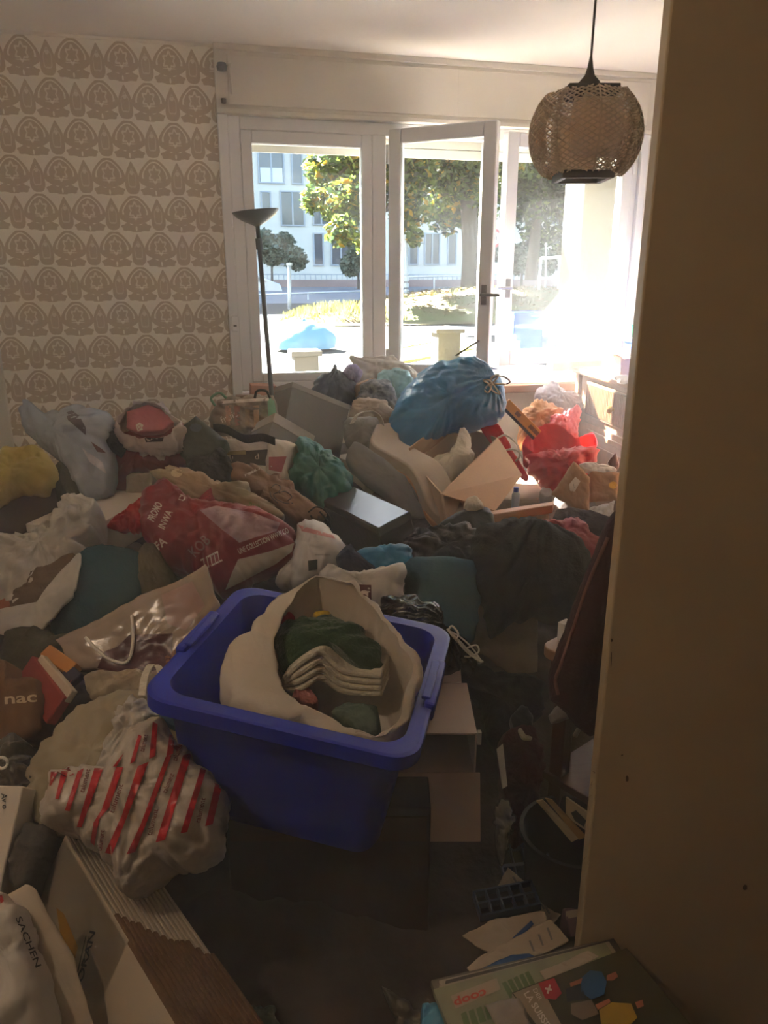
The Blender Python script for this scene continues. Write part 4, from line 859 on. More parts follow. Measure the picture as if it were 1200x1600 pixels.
kb = puff('kraft_bag', 'kraft paper bag with a white label patch, sunlit, in front of the sideboard', 'bag', kraft, [(897, 722), (922, 747), (921, 802), (890, 788), (864, 771), (880, 745)], y=3.02, elev=22, T=.02, B=.12, amp=.006, smooth=False, p=5)
patch(kb, [(889, 757), (899, 745), (907, 752), (898, 768), (891, 767)], ink_w, 'label_patch'); patch(kb, [(896, 756), (902, 752), (902, 760), (897, 762)], ink_b, 'label_mark')
kb2 = puff('kraft_bag', 'square kraft paper bag with a yellow sticker, leaning on the sideboard', 'bag', kraft, [(923, 734), (968, 738), (966, 782), (922, 786)], y=3.08, elev=18, T=.02, B=.12, amp=.005, smooth=False, p=5)
patch(kb2, [(958+7*math.cos(i*.785), 758+6*math.sin(i*.785)) for i in range(8)], M('yellow sticker', (226, 178, 52), .5), 'sticker')
puff('paper_wad', 'white tissue paper spilling from the square kraft bag', 'paper', M('white writing paper'), [(906, 726), (930, 722), (955, 728), (962, 738), (925, 738)], y=3.12, elev=40, T=.02, B=.06, amp=.012)
puff('food_wrapper', 'dark printed wrapper tucked behind the square kraft bag', 'wrapper', M('brown foil', (86, 50, 46), .3, .2, 40, .3, 30), [(950, 722), (962, 708), (968, 730), (958, 740)], y=3.16, elev=20, T=.01, B=.05, amp=.006)
puff('paper_wad', 'torn white paper below the square kraft bag', 'paper', M('white writing paper'), [(920, 792), (948, 788), (962, 782), (955, 812), (930, 808)], y=2.85, elev=45, T=.015, B=.2, amp=.012)
puff('paper_wad', 'glaring white sheet between the red bag and the kraft bag', 'paper', M('white writing paper'), [(843, 770), (848, 762), (866, 763), (868, 771), (852, 776)], z=.46, elev=60, T=.008, B=.2, amp=.006)
bt = aY(806, 772, 2.86); bo = thing('small_bottle', 'small blue capped bottle in the gap beside the open carton', 'bottle', bt)
MB().lathe(bt, [(0, -.12), (.016, -.12), (.017, .0), (.012, .01), (0, .012)], 14).build('body', M('pale blue plastic', (170, 190, 214), .3), bo, smooth=40); MB().lathe(bt, [(.011, .01), (.011, .03), (0, .032)], 12).build('cap', blu, bo, smooth=40)
puff('white_sock', 'bright white crumpled sock on the armchair below the carton flap', 'sock', cloth_w, [(727, 793), (730, 783), (740, 779), (750, 784), (754, 797), (742, 802)], z=.66, elev=55, T=.03, B=.08, amp=.012)
puff('dark_scarf', 'dark purple scarf lying below the kraft bags', 'scarf', M('dark purple knit', (54, 38, 44), .9, .4, 80, .2, 8), [(868, 800), (890, 795), (920, 800), (962, 815), (955, 840), (900, 825), (870, 815)], z=.48, elev=55, T=.03, B=.2)
# ---------------------------------------------------------------- left, along the wallpaper
bb = puff('shopping_bag', 'printed reusable shopping bag with green trim standing against the window frame', 'bag', M('printed fruit motif', (150, 124, 98), .5, .2, 50, .3, 16, col2=(104, 96, 78)), [(328, 668), (334, 634), (350, 622), (390, 618), (427, 618), (436, 645), (432, 676), (385, 682), (345, 678)], y=3.5, elev=14, T=.06, B=.2, amp=.012, p=3.5)
grn = M('green woven trim', (92, 146, 104), .6); tb_ = bvh_of(bb)[0]
patch(bb, [(418, 622), (428, 622), (434, 660), (430, 674), (420, 674)], grn, 'trim_band', 9, tb_); patch(bb, [(345, 626), (420, 621), (420, 626), (345, 631)], ink_w, 'top_band', 9, tb_)
for k, (x_, c_) in enumerate(((352, (196, 142, 110)), (366, (176, 110, 84)), (382, (150, 120, 80)), (396, (198, 160, 120)), (408, (130, 120, 90)))): patch(bb, [(x_, 634), (x_+9, 633), (x_+8, 664), (x_+1, 666)], M('fruit print %d' % k, c_, .5, var=.3, vs_=60), 'printed_fruit', 9, tb_)
ptext(bb, 'fruit', (347, 662), (372, 650), 11, ink_w, tree=tb_)
tube('handle', [aY(336, 634, 3.42), aY(330, 622, 3.42), aY(343, 614, 3.42), aY(354, 622, 3.42)], .006, grn, bb); tube('handle', [aY(398, 622, 3.42), aY(402, 611, 3.42), aY(416, 611, 3.42), aY(422, 622, 3.42)], .006, dblk, bb)
puff('paper_bag', 'pale paper bag with a dark printed band in front of the printed shopping bag', 'bag', whitec, [(350, 694), (362, 684), (420, 688), (422, 748), (352, 735)], y=3.05, elev=25, T=.03, B=.25, amp=.008, p=4)
pbg = bpy.data.objects['paper_bag']; tb_ = bvh_of(pbg)[0]; patch(pbg, [(360, 706), (418, 702), (418, 728), (362, 724)], M('dark brown print', (66, 56, 52), .5), 'printed_band', 9, tb_); patch(pbg, [(352, 706), (384, 703), (384, 710), (354, 711)], M('gold print', (170, 150, 100), .5), 'gold_label', 9, tb_, .003); ptext(pbg, 'd', (398, 718), (405, 717), 9, ink_w, tree=tb_, off=.004)
p2 = puff('paper_bag', 'white paper bag with a red lower half beside the teal bag', 'bag', whitec, [(420, 692), (436, 688), (464, 697), (450, 740), (444, 752), (416, 742)], y=2.98, elev=25, T=.03, B=.25, amp=.008, p=4)
patch(p2, [(420, 714), (448, 713), (440, 738), (420, 734)], M('faded red print', (176, 84, 84), .5), 'red_print')
st_ = thing('bag_strap', 'thick black webbing strap trailing over the pale paper bags', 'strap', aY(380, 682, 3.0)); MB().strip(curve([aY(333, 668, 3.1), aY(352, 671, 3.02), aY(366, 678, 2.98), aY(384, 686, 2.95), aY(410, 684, 2.94), aY(430, 690, 2.94)], 6), (0, -.008, .034), .004).build('webbing', dblk, st_, smooth=40)
for c_ in st_.children: lay(c_)
puff('gift_box', 'dark green box tilted beside the burgundy bag with the white mouth', 'box', M('dark green carton', (50, 58, 46), .6, .1, 40, .2, 10), [(307, 651), (356, 690), (340, 714), (302, 726), (283, 714), (279, 672)], y=2.98, elev=30, T=.03, B=.2, amp=.004, smooth=False, p=6, q=.5)
gx = bpy.data.objects['gift_box']; patch(gx, [(306+10*math.cos(i*.785), 668+7*math.sin(i*.785)) for i in range(8)], M('dull blue print', (66, 82, 98), .5), 'round_print')
puff('black_bag', 'black cloth bag slumped below the dark green box', 'bag', dblk, [(292, 715), (325, 712), (345, 700), (362, 720), (358, 748), (320, 752), (296, 740)], y=2.82, elev=35, T=.03, B=.2)
puff('packed_bedding', 'pale blue shiny plastic package with a dark swoosh print, against the wallpaper', 'package', lblue_pl, [(33, 660), (36, 640), (50, 631), (72, 646), (105, 640), (135, 637), (174, 650), (172, 700), (166, 760), (142, 786), (116, 764), (100, 728), (62, 698), (42, 680)], y=3.0, elev=35, T=.10, B=.25, amp=.018, f=8, p=3, knot=(50, 640, 10, .012))
pk = bpy.data.objects['packed_bedding']; tb_ = bvh_of(pk)[0]; patch(pk, [(103, 645), (112, 641), (124, 650), (134, 668), (134, 680), (120, 668), (106, 656)], M('violet grey print', (78, 66, 84), .4), 'swoosh_print', 9, tb_); patch(pk, [(142, 690), (160, 702), (166, 708), (152, 706)], ink_mar, 'small_print', 9, tb_); patch(pk, [(128, 700), (160, 722), (166, 740), (140, 722)], M('pale print', (196, 192, 196), .3), 'pale_print', 9, tb_)  # one small patch paler than the rest of the package
puff('dark_bundle', 'dark blue cloth wedged between the pale blue package and the burgundy bag', 'bundle', navy, [(162, 690), (175, 668), (182, 690), (172, 705)], y=2.98, elev=30, T=.03, B=.2)
bb1 = pb('cardboard_box', 'dark brown carton at the wall under the yellow bag', 'box', brownc, (-40, 800, 2.42), (96, 740, 2.62), (-36, 875, 2.38), .3, how='d')[0]; lay(bb1)
puff('plastic_bag', 'dull yellow plastic bag draped over the dark brown carton', 'bag', yel_pl, [(-40, 738), (0, 706), (30, 698), (60, 697), (82, 712), (88, 735), (70, 757), (30, 772), (0, 790), (-40, 812)], d=2.55, elev=45, T=.06, B=.2, amp=.016, f=9)
puff('dark_bundle', 'olive cloth behind the white knotted bag at the dark brown carton', 'bundle', olive, [(84, 735), (98, 722), (116, 760), (120, 790), (100, 800), (88, 770)], d=2.6, elev=40, T=.03, B=.3)
bx_ = pb('foam_box', 'white foam box with a flat lid under the burgundy bag', 'box', whitec, (160, 766, .66), (246, 772, .66), (127, 826, .66), .13); lay(bx_[0])
_, A_, x_, y_, n_ = bx_; MB().hexa(A_-x_*.012-y_*.012+n_*.003, x_*1.024, y_*1.024, -n_*.03).build('lid', whitec, bx_[0], bevel=.003)
puff('paper_bag', 'drab paper parcel under the front edge of the white foam box', 'bag', M('drab paper', (150, 136, 116), .8, .2, 40, .1), [(132, 838), (180, 846), (222, 850), (224, 872), (180, 866), (135, 858)], z=.5, elev=30, T=.02, B=.2)
pb1 = puff('carrier_bag', 'burgundy carrier bag with a white film mouth standing on the foam box', 'bag', burg_pl, [(174, 668), (195, 650), (270, 652), (284, 672), (293, 718), (275, 736), (240, 738), (214, 748), (200, 772), (166, 768), (162, 720)], d=2.98, elev=22, T=.09, B=.2, amp=.015, f=9, p=3)
n_ = plane_normal(42); P0 = aD(230, 660, 2.84); N_ = 84
rim = ringpx([(186, 648), (200, 636), (228, 628), (252, 632), (278, 658), (270, 676), (245, 688), (212, 684), (192, 668)], P0, n_, N_)
mid = [p_+Vector((0, 0, .0))-n_*.03 for p_ in ringpx([(174, 655), (188, 632), (228, 621), (256, 627), (286, 660), (276, 688), (245, 700), (205, 694), (182, 676)], P0, n_, N_)]
low = [p_-n_*.09 for p_ in ringpx([(182, 664), (196, 640), (230, 630), (256, 636), (280, 662), (270, 690), (245, 700), (208, 694), (188, 678)], P0, n_, N_)]
mth = loft('film_mouth', None, None, M('milky white film', (216, 200, 192), .35, .1, 40, tr=.45, crink=.4, cs_=14), [rim, mid, low], amp=.026, f=13, solid=.001, parent=pb1, N=N_, closed_end=False)
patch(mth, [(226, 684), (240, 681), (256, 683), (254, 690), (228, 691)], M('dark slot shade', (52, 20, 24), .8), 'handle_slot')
cp_ = puff('pink_parcel', 'dusty pink parcel with a white emblem inside the white mouthed burgundy bag', 'parcel', M('dusty pink board', (196, 104, 112), .6, .1, 40, .1), [(198, 644), (232, 633), (252, 640), (272, 660), (255, 672), (215, 676), (198, 668)], d=2.88, elev=45, T=.012, B=.06, rest=False, amp=.004, smooth=False, p=5)
tb_ = bvh_of(cp_)[0]; patch(cp_, [(212, 664), (218, 660), (224, 664), (223, 672), (215, 674)], ink_w, 'emblem', 9, tb_); ptext(cp_, 'G', (215, 671), (221, 669), 6, M('dusty pink board'), tree=tb_, off=.004)
puff('paper_bag', 'small pale carton at the foot of the white mouthed burgundy bag', 'bag', M('drab paper'), [(197, 745), (206, 738), (238, 738), (240, 762), (222, 776), (197, 772)], d=2.82, elev=22, T=.02, B=.15, smooth=False, p=5, amp=.004)
# white open bag at the left edge
wbg = puff('plastic_bag', 'large white plastic bag with a knotted top at the left wall', 'bag', white_pl, [(-50, 850), (20, 832), (70, 818), (98, 795), (104, 770), (116, 764), (132, 774), (146, 792), (134, 835), (124, 870), (117, 930), (62, 978), (0, 988), (-50, 988)], d=2.18, elev=40, T=.06, B=.3, amp=.034, f=8, knot=(118, 780, 16, .026), N=130, K=32)
puff('clothing_heap', 'brown garment showing in the torn side of the large white bag', 'garment', M('brown knit', (112, 92, 74), .9, .3, 70, .2, 8), [(18, 925), (40, 895), (75, 882), (112, 866), (112, 900), (92, 936), (50, 955), (18, 952)], d=2.06, elev=40, T=.012, B=.05, amp=.012)
puff('clothing_heap', 'faded orange garment corner in the torn side of the large white bag', 'garment', M('faded orange knit', (176, 104, 76), .9, .3, 70, .2, 8), [(-20, 925), (0, 915), (24, 918), (20, 948), (0, 956), (-20, 956)], d=2.04, elev=40, T=.012, B=.05)
puff('plastic_bag', 'milky plastic fold lying along the front of the large white bag', 'bag', white_pl, [(-40, 962), (30, 958), (70, 945), (104, 918), (116, 872), (124, 868), (119, 920), (98, 950), (62, 982), (0, 992), (-40, 992)], d=2.0, elev=40, T=.014, B=.04, amp=.008)
puff('dark_bundle', 'olive brown cloth lying below the large white bag', 'bundle', olive, [(8, 990), (60, 980), (84, 996), (108, 990), (122, 1018), (82, 1050), (10, 1050)], z=.5, elev=45, T=.04, B=.2)
puff('cushion', 'dark teal cushion wedged behind the clear plastic sheet bag', 'cushion', teal_c, [(122, 862), (160, 851), (222, 866), (226, 935), (165, 972), (92, 1000), (79, 978), (94, 935), (118, 892)], d=2.12, elev=45, T=.05, B=.2, amp=.01, f=6, p=2.6)
puff('dark_bundle', 'brown felt cloth between the teal cushion and the printed burgundy bag', 'bundle', M('brown felt', (92, 82, 62), .9, .3, 70, .2), [(218, 862), (240, 850), (262, 890), (268, 925), (225, 945)], d=2.15, elev=40, T=.03, B=.2)
# printed burgundy bag and brown paper bags
k1 = puff('paper_bag', 'long creased kraft paper bag with green lettering above the printed burgundy bag', 'bag', kraft_l, [(238, 738), (262, 727), (300, 733), (350, 752), (400, 768), (442, 798), (436, 812), (380, 808), (335, 792), (305, 784), (270, 768)], z=.72, elev=40, T=.04, B=.2, amp=.032, f=9, grain=-25, p=3.5)
tb_ = bvh_of(k1)[0]; patch(k1, [(276+9*math.cos(i*.63), 739+7*math.sin(i*.63)) for i in range(10)], M('cream round print', (206, 190, 150), .5), 'round_print', 9, tb_); ptext(k1, 'BIO', (386, 794), (404, 800), 11, M('green print', (110, 140, 70), .5), tree=tb_)
k2 = puff('paper_bag', 'brown paper bag with a curled line drawing and dark cord handles', 'bag', kraft_d, [(343, 738), (356, 722), (372, 718), (392, 732), (416, 736), (446, 744), (475, 774), (500, 796), (494, 814), (470, 816), (432, 800), (400, 778), (368, 758)], z=.70, elev=40, T=.04, B=.2, amp=.03, f=9, grain=-30, p=3.5)
tb_ = bvh_of(k2)[0]
for sw in ([(424, 762), (430, 757), (438, 760), (436, 768), (428, 772), (432, 780), (446, 786), (458, 786)], [(436, 770), (446, 768), (456, 776), (450, 782)], [(422, 768), (424, 776), (434, 786)]): tube('line_drawing', on(k2, sw, .0015, tb_), .0022, M('dark brown print'), k2)
patch(k2, [(382, 742), (404, 730), (406, 733), (384, 745)], ink_w, 'white_stripe', 9, tb_)
for pts in ([(482, 800), (494, 792), (508, 798), (516, 812), (505, 826)], [(486, 806), (494, 822), (508, 830), (516, 820), (500, 800)]): tube('cord_handle', on(k2, pts, .012, tb_), .003, cord_d, k2)
t1 = puff('plastic_bag', 'translucent teal green plastic bag lying between the paper bags and the grey box', 'bag', teal_pl, [(446, 742), (462, 706), (476, 684), (502, 695), (530, 720), (554, 744), (546, 766), (518, 786), (504, 794), (472, 764)], d=2.92, elev=40, T=.08, B=.22, amp=.026, f=9, knot=(500, 722, 9, .018))
bk = pb('black_case', 'flat black case with a shiny top in front of the armchair', 'case', M('black leatherette', (24, 25, 28), .3, .12, 60, spec=.6), (545, 757, .66), (641, 800, .66), (517, 789, .62), .17, bevel=.006); lay(bk[0])
_, A_, x_, y_, n_ = bk; MB().hexa(A_-x_*.006-y_*.006+n_*.003, x_*1.012, y_*1.012, -n_*.035).build('lid', M('shiny dark lid', (84, 86, 90), .22, .06, 40, spec=.7), bk[0], bevel=.006)
pg = puff('carrier_bag', 'large burgundy printed carrier bag lying on its side with white lettering', 'bag', burg_pl, [(217, 792), (226, 770), (250, 753), (270, 760), (302, 786), (336, 788), (395, 800), (440, 816), (464, 838), (458, 862), (430, 884), (380, 912), (346, 932), (322, 906), (290, 892), (258, 888), (234, 862), (219, 826)], z=.66, elev=44, T=.13, B=.2, amp=.016, f=8, N=140, K=34, p=3, knot=(300, 790, 9, .012))
tb_ = bvh_of(pg)[0]
patch(pg, [(312, 797), (338, 790), (395, 801), (438, 817), (432, 830), (404, 838), (374, 848), (345, 826)], M('glossy pinkish print', (196, 170, 172), .25, .2, 40, .3, 14, col2=(150, 110, 118)), 'photo_print', 5, tb_, .004)
patch(pg, [(372, 874), (420, 862), (460, 848), (456, 862), (430, 882), (384, 906), (352, 922), (362, 896)], M('dirty white film', (196, 180, 164), .4, .1, 40, .1), 'white_base', 5, tb_, .004)
ptext(pg, 'UNE COLLECTION WWW.CO', (374, 866), (452, 832), 9, ink_w, bold=.02, tree=tb_, off=.006); ptext(pg, 'PROMO', (240, 816), (254, 788), 12, ink_w, bold=.03, tree=tb_); ptext(pg, 'INWA', (256, 828), (270, 800), 11, ink_w, bold=.02, tree=tb_); ptext(pg, 'FA', (247, 860), (262, 848), 13, ink_w, bold=.03, tree=tb_)
ptext(pg, 'KOB', (304, 872), (330, 846), 17, M('pinkish grey print', (150, 112, 112), .5), bold=.02, tree=tb_); ptext(pg, 'ZZZZZ', (320, 890), (348, 876), 18, ink_w, bold=.01, tree=tb_)
ptext(pg, 'D', (278, 780), (288, 784), 9, ink_w, bold=.03, tree=tb_)
tg = puff('tag_flap', None, None, M('bright burgundy print', (130, 30, 36), .4), [(302, 784), (330, 761), (338, 788), (314, 798)], z=.74, elev=40, T=.004, B=.02, amp=.003, parent=pg, smooth=False, p=6); ptext(tg, 'PROMO', (310, 788), (331, 777), 6, ink_r)
puff('red_bag', 'small bright red plastic bag crumpled on the white foam box', 'bag', red_pl, [(172, 820), (184, 802), (212, 786), (228, 770), (236, 792), (224, 826), (196, 832)], z=.68, elev=40, T=.03, B=.06, amp=.014, f=14)
wb_ = puff('paper_bag', 'white printed carton bag with a dark square mark behind the blue bin', 'bag', M('white glossy print', (206, 200, 196), .35, .1, 40, .06), [(428, 912), (440, 872), (458, 850), (464, 820), (476, 808), (505, 815), (546, 852), (540, 870), (505, 902), (470, 916)], z=.60, elev=42, T=.06, B=.2, amp=.01, p=3.4, smooth=False)
tb_ = bvh_of(wb_)[0]; patch(wb_, [(481, 876), (496, 874), (496, 890), (482, 892)], M('dark green mark', (60, 74, 70), .5), 'square_mark', 9, tb_); patch(wb_, [(466, 820), (520, 836), (524, 842), (464, 828)], M('pale pink print', (206, 140, 140), .4), 'pink_stripe', 9, tb_); ptext(wb_, 'www.info', (492, 868), (516, 868), 3.4, M('grey print', (120, 116, 112), .5), tree=tb_)
puff('dark_trousers', 'dark blue folded trousers beside the white printed carton bag', 'trousers', M('dark blue denim', (38, 44, 70), .9, .4, 90, .15, 8), [(522, 872), (540, 856), (548, 850), (556, 864), (566, 872), (588, 892), (566, 902), (535, 896)], z=.60, elev=42, T=.04, B=.2, amp=.014)
puff('plastic_bag', 'glossy light blue plastic bag behind the white bag with the maroon box', 'bag', blue_pl, [(552, 868), (575, 856), (625, 849), (646, 858), (644, 888), (590, 896)], z=.60, elev=40, T=.05, B=.2, amp=.01, f=8)
wm_ = puff('plastic_bag', 'white plastic bag with a maroon lettered box behind the bin bag', 'bag', white_pl, [(496, 900), (510, 881), (528, 888), (560, 894), (600, 886), (634, 881), (634, 935), (600, 955), (560, 962), (500, 940)], z=.60, elev=35, T=.05, B=.2, amp=.012, p=3.2)
tb_ = bvh_of(wm_)[0]; patch(wm_, [(512, 911), (580, 914), (581, 956), (520, 954)], ink_mar, 'maroon_box', 9, tb_); ptext(wm_, "O'S", (530, 946), (576, 947), 24, ink_w, bold=.05, tree=tb_, off=.004)
puff('teal_cloth', 'large dark teal cloth hanging below the black coats', 'cloth', teal_c, [(630, 884), (652, 870), (740, 880), (748, 930), (740, 1000), (692, 1004), (640, 965), (632, 930)], z=.52, elev=35, T=.05, B=.3, amp=.016, f=5, grain=90)
puff('cushion', 'flat beige seat cushion half hidden under the black coat', 'cushion', M('dull beige upholstery', (136, 122, 104), .85, .3, 80, .1, 6), [(748, 920), (840, 940), (840, 1050), (800, 1056), (732, 1012)], z=.36, elev=35, T=.02, B=.35, smooth=False, p=6, amp=.004)
puff('red_jacket', 'red garment crumpled behind the black coats', 'garment', M('red nylon', (150, 38, 40), .6, .2, 60, .15, 8), [(812, 822), (830, 812), (870, 812), (905, 806), (925, 825), (942, 856), (932, 884), (905, 880), (860, 850)], z=.50, elev=48, T=.05, B=.25, amp=.022, f=10)
puff('black_bag', 'rounded black bag top between the armchair rail and the coats', 'bag', M('black coated cloth', (30, 30, 32), .5, .2, 60), [(684, 822), (712, 804), (745, 792), (766, 797), (772, 815), (766, 836), (700, 840)], z=.60, elev=45, T=.05, B=.25, amp=.008)
puff('black_coat', 'crumpled black nylon jacket beside the glossy light blue bag', 'coat', M('black nylon', (30, 30, 33), .5, .3, 60, .2, 8, crink=.6, cs_=14), [(623, 846), (650, 830), (700, 820), (745, 826), (764, 848), (748, 902), (700, 908), (655, 894)], z=.56, elev=42, T=.08, B=.25, amp=.024, f=7, knot=(628, 848, 16, .02))
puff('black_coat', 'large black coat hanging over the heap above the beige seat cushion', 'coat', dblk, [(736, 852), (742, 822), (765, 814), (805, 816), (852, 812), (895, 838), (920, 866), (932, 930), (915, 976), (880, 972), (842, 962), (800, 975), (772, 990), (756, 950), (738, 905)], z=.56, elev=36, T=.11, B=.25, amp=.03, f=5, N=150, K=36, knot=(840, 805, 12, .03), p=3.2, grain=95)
bg2 = puff('bin_bag', 'shiny black bin bag with white drawstrings behind the blue bin', 'bag', black_pl, [(578, 954), (600, 940), (645, 933), (680, 944), (697, 966), (692, 984), (712, 1000), (742, 1022), (738, 1048), (692, 1072), (640, 1048), (600, 1000)], z=.58, elev=42, T=.11, B=.3, amp=.017, f=7, knot=(702, 990, 18, .026), N=140, K=34)
sr = MB(); tb_ = bvh_of(bg2)[0]
rn = random.Random(4)
for k in range(7):
    o1 = rn.uniform(-5, 5); P_ = on(bg2, [(700+o1*.4, 984+o1*.3), (716+o1*.9, 998-o1*.5), (734+o1, 1016-o1*.7), (756-abs(o1), 1034-o1*.3)], .014, tb_); sr.tube(curve(P_, 5), .0022, 5)
lp_ = on(bg2, [(700, 986), (706, 978), (716, 990), (712, 1000)], .02, tb_); sr.tube(curve(lp_, 5), .0025, 5); lp_ = on(bg2, [(730, 1012), (744, 1008), (748, 1018), (735, 1026), (726, 1026)], .02, tb_); sr.tube(curve(lp_, 5), .0022, 5)
sr.build('drawstring', cord_w, bg2, smooth=True)
# ---------------------------------------------------------------- near the camera: the blue bin, the boxes it stands on
binm = M('cobalt blue bin plastic', (26, 46, 172), .38, .08, 40, .05, 4, spec=.5)
rimp = [aZ(372, 920, .735), aZ(264, 1084, .715), aZ(640, 1172, .655), aZ(680, 985, .675)]
cR = sum(rimp, Vector())/4; ux = ((rimp[2]-rimp[1])+(rimp[3]-rimp[0]))/2; uy = ((rimp[0]-rimp[1])+(rimp[3]-rimp[2]))/2; uy = uy-ux*(uy.dot(ux)/ux.dot(ux))
un = ux.cross(uy).normalized(); un = un if un.z > 0 else -un; hx, hy = ux.length/2, uy.length/2; ux.normalize(); uy.normalize(); DB = .29
def rr(sc, dz, rad=.05, grow=0.0, n=8):
    """rounded rectangle round the bin's middle, dz below the rim"""
    a, b = hx*sc+grow, hy*sc+grow; out = []
    for sx, sy, t0 in ((1, 1, 0), (-1, 1, 90), (-1, -1, 180), (1, -1, 270)):
        for k in range(n+1):
            t = math.radians(t0+90*k/n); out.append(cR+ux*(sx*(a-rad)+rad*math.cos(t))+uy*(sy*(b-rad)+rad*math.sin(t))-un*dz)
    return out
def skin(rings, close=True):
    m = MB(); n = len(rings[0]); m.add([p_ for r in rings for p_ in r], [(k*n+i, k*n+(i+1) % n, (k+1)*n+(i+1) % n, (k+1)*n+i) for k in range(len(rings)-1) for i in range(n)]+([tuple((len(rings)-1)*n+i for i in range(n))] if close else [])); return m
bin_ = thing('storage_bin', 'cobalt blue plastic storage bin with clip handles, heaped with a white bag', 'bin', cR-un*DB)
skin([rr(1, 0, .055, .022), rr(1, .002, .055, .028), rr(1, .03, .055, .028), rr(1, .032, .05, .006), rr(.97, .06, .05), rr(.9, .20, .05), rr(.885, DB-.02, .045), rr(.85, DB, .04)]).build('outer_shell', binm, bin_, smooth=40)
skin([rr(1, 0, .055, .022), rr(1, 0, .05, -.004), rr(.965, .06, .05, -.004), rr(.89, .20, .05, -.004), rr(.86, DB-.006, .045, -.006)]).build('inner_shell', binm, bin_, smooth=40)
for sgn in (1, -1):
    e = cR+ux*sgn*(hx+.012); m = MB().hexa(e-uy*.085-un*.03, uy*.17, ux*sgn*.022, un*.040); m.hexa(e-uy*.075-un*.095, uy*.15, ux*sgn*.012, un*.07)
    hd_ = m.build('clip_handle', binm, bin_, bevel=.006); MB().hexa(e-uy*.07+un*.006-ux*sgn*.008, uy*.14, ux*sgn*.018, un*.008).build('clip_ridge', binm, hd_, bevel=.003)
for k in bin_.children: lay(k)
# the white bag in the bin: mouth open towards the camera
n_ = (un*.85-HF*.5).normalized(); Pm = cR+un*.10-uy*.02; N_ = 110
mouth = [(482, 903), (520, 899), (550, 914), (587, 954), (617, 998), (641, 1040), (628, 1085), (606, 1150), (565, 1146), (520, 1122), (470, 1100), (452, 1082), (440, 1040), (428, 992), (445, 952)]
outer = [(478, 902), (524, 897), (554, 909), (594, 951), (628, 996), (650, 1042), (640, 1090), (614, 1158), (560, 1160), (505, 1140), (430, 1118), (380, 1092), (352, 1050), (362, 1000), (420, 945)]
r0 = ringpx(mouth, Pm, n_, N_); r1 = [p_-n_*.012 for p_ in ringpx(outer, Pm, n_, N_)]
cO = sum(r1, Vector())/N_; r2 = [p_.lerp(cO, .02)-un*.09 for p_ in r1]; r3 = [p_.lerp(cO, .12)-un*.17 for p_ in r1]
for L_ in (r2, r3):                                                    # keep the bag inside the bin walls
    for i, p_ in enumerate(L_):
        q_ = p_-cR; a = max(-hx*.86, min(hx*.86, q_.dot(ux))); b = max(-hy*.84, min(hy*.84, q_.dot(uy))); L_[i] = cR+ux*a+uy*b+un*q_.dot(un)
wbag = loft('plastic_bag', 'white plastic bag gaping open in the blue bin, full of folded cloths', 'bag', M('matt white bag film', (214, 202, 186), .42, .25, 45, .06, 5, tr=.25, crink=.4, cs_=7), [r0, r1, r2, r3], amp=.017, f=8, solid=.0016, N=N_, closed_end=True)
def inbag(name, label, cat, m, poly, off, T, **k):
    return puff(name, label, cat, m, poly, at=(535, 1030), z=(aP(535, 1030, Pm-n_*off, n_)).z, elev=58, T=T, B=.08, rest=False, **k)
inbag('folded_cloth', 'dark green folded jersey at the top of the white bag in the bin', 'cloth', green_c, [(428, 1000), (440, 978), (480, 968), (515, 962), (545, 972), (580, 1000), (600, 1030), (596, 1046), (560, 1044), (520, 1020), (480, 1040), (446, 1052), (432, 1034)], .05, .04, amp=.018, f=12, grain=20)
for k, (dy_, sc) in enumerate(((0, 1), (14, .97), (27, .95), (39, .9))):     # a stack of folded cream towels with rolling folds
    pts = [(446, 1054+dy_*.3), (470, 1030+dy_), (495, 1016+dy_), (510, 1014+dy_), (524, 1026+dy_*.9), (540, 1040+dy_*.8), (570, 1046+dy_*.75), (600, 1048+dy_*.7)]
    hh = .045-.008*k; P_ = curve([aP(u, v, Pm-n_*(.048+.010*k-.016*math.sin(i*.9)), n_) for i, (u, v) in enumerate(pts)], 5); wv = (uy*.05+un*.02)
    o = MB().strip([p_+wv*.5 for p_ in P_], uy*.11, .012).build('folded_towel', cloth_w, None, P_[0], smooth=40, bevel=.004)
    tag(o, ['cream folded towel topmost of the towels in the white bag', 'cream folded towel second from the top in the white bag', 'cream folded towel third from the top in the white bag', 'cream folded towel lowest of those in the white bag'][k], 'towel', 'folded towels in the white bag')
inbag('folded_cloth', 'dusty pink cloth showing below the cream towels in the white bag', 'cloth', M('dusty pink cloth', (176, 112, 108), .9, .4, 90, .1), [(452, 1080), (470, 1070), (490, 1082), (492, 1098), (470, 1100), (456, 1096)], .055, .02, amp=.012)
inbag('folded_cloth', 'grey green cloth at the lip of the white bag in the bin', 'cloth', M('grey green cloth', (92, 108, 98), .9, .4, 90, .1), [(516, 1112), (545, 1100), (590, 1104), (592, 1150), (570, 1152), (540, 1130)], .05, .02, amp=.01)
inbag('folded_cloth', 'small yellow cloth corner behind the green jersey in the white bag', 'cloth', M('yellow cloth', (206, 170, 52), .9, .3, 90), [(488, 962), (500, 957), (512, 960), (508, 970), (492, 970)], .06, .02)
inbag('folded_cloth', 'small red cloth corner behind the green jersey in the white bag', 'cloth', M('scarlet cloth', (176, 36, 44), .9, .3, 90), [(436, 974), (446, 964), (454, 966), (452, 976), (440, 978)], .06, .02)
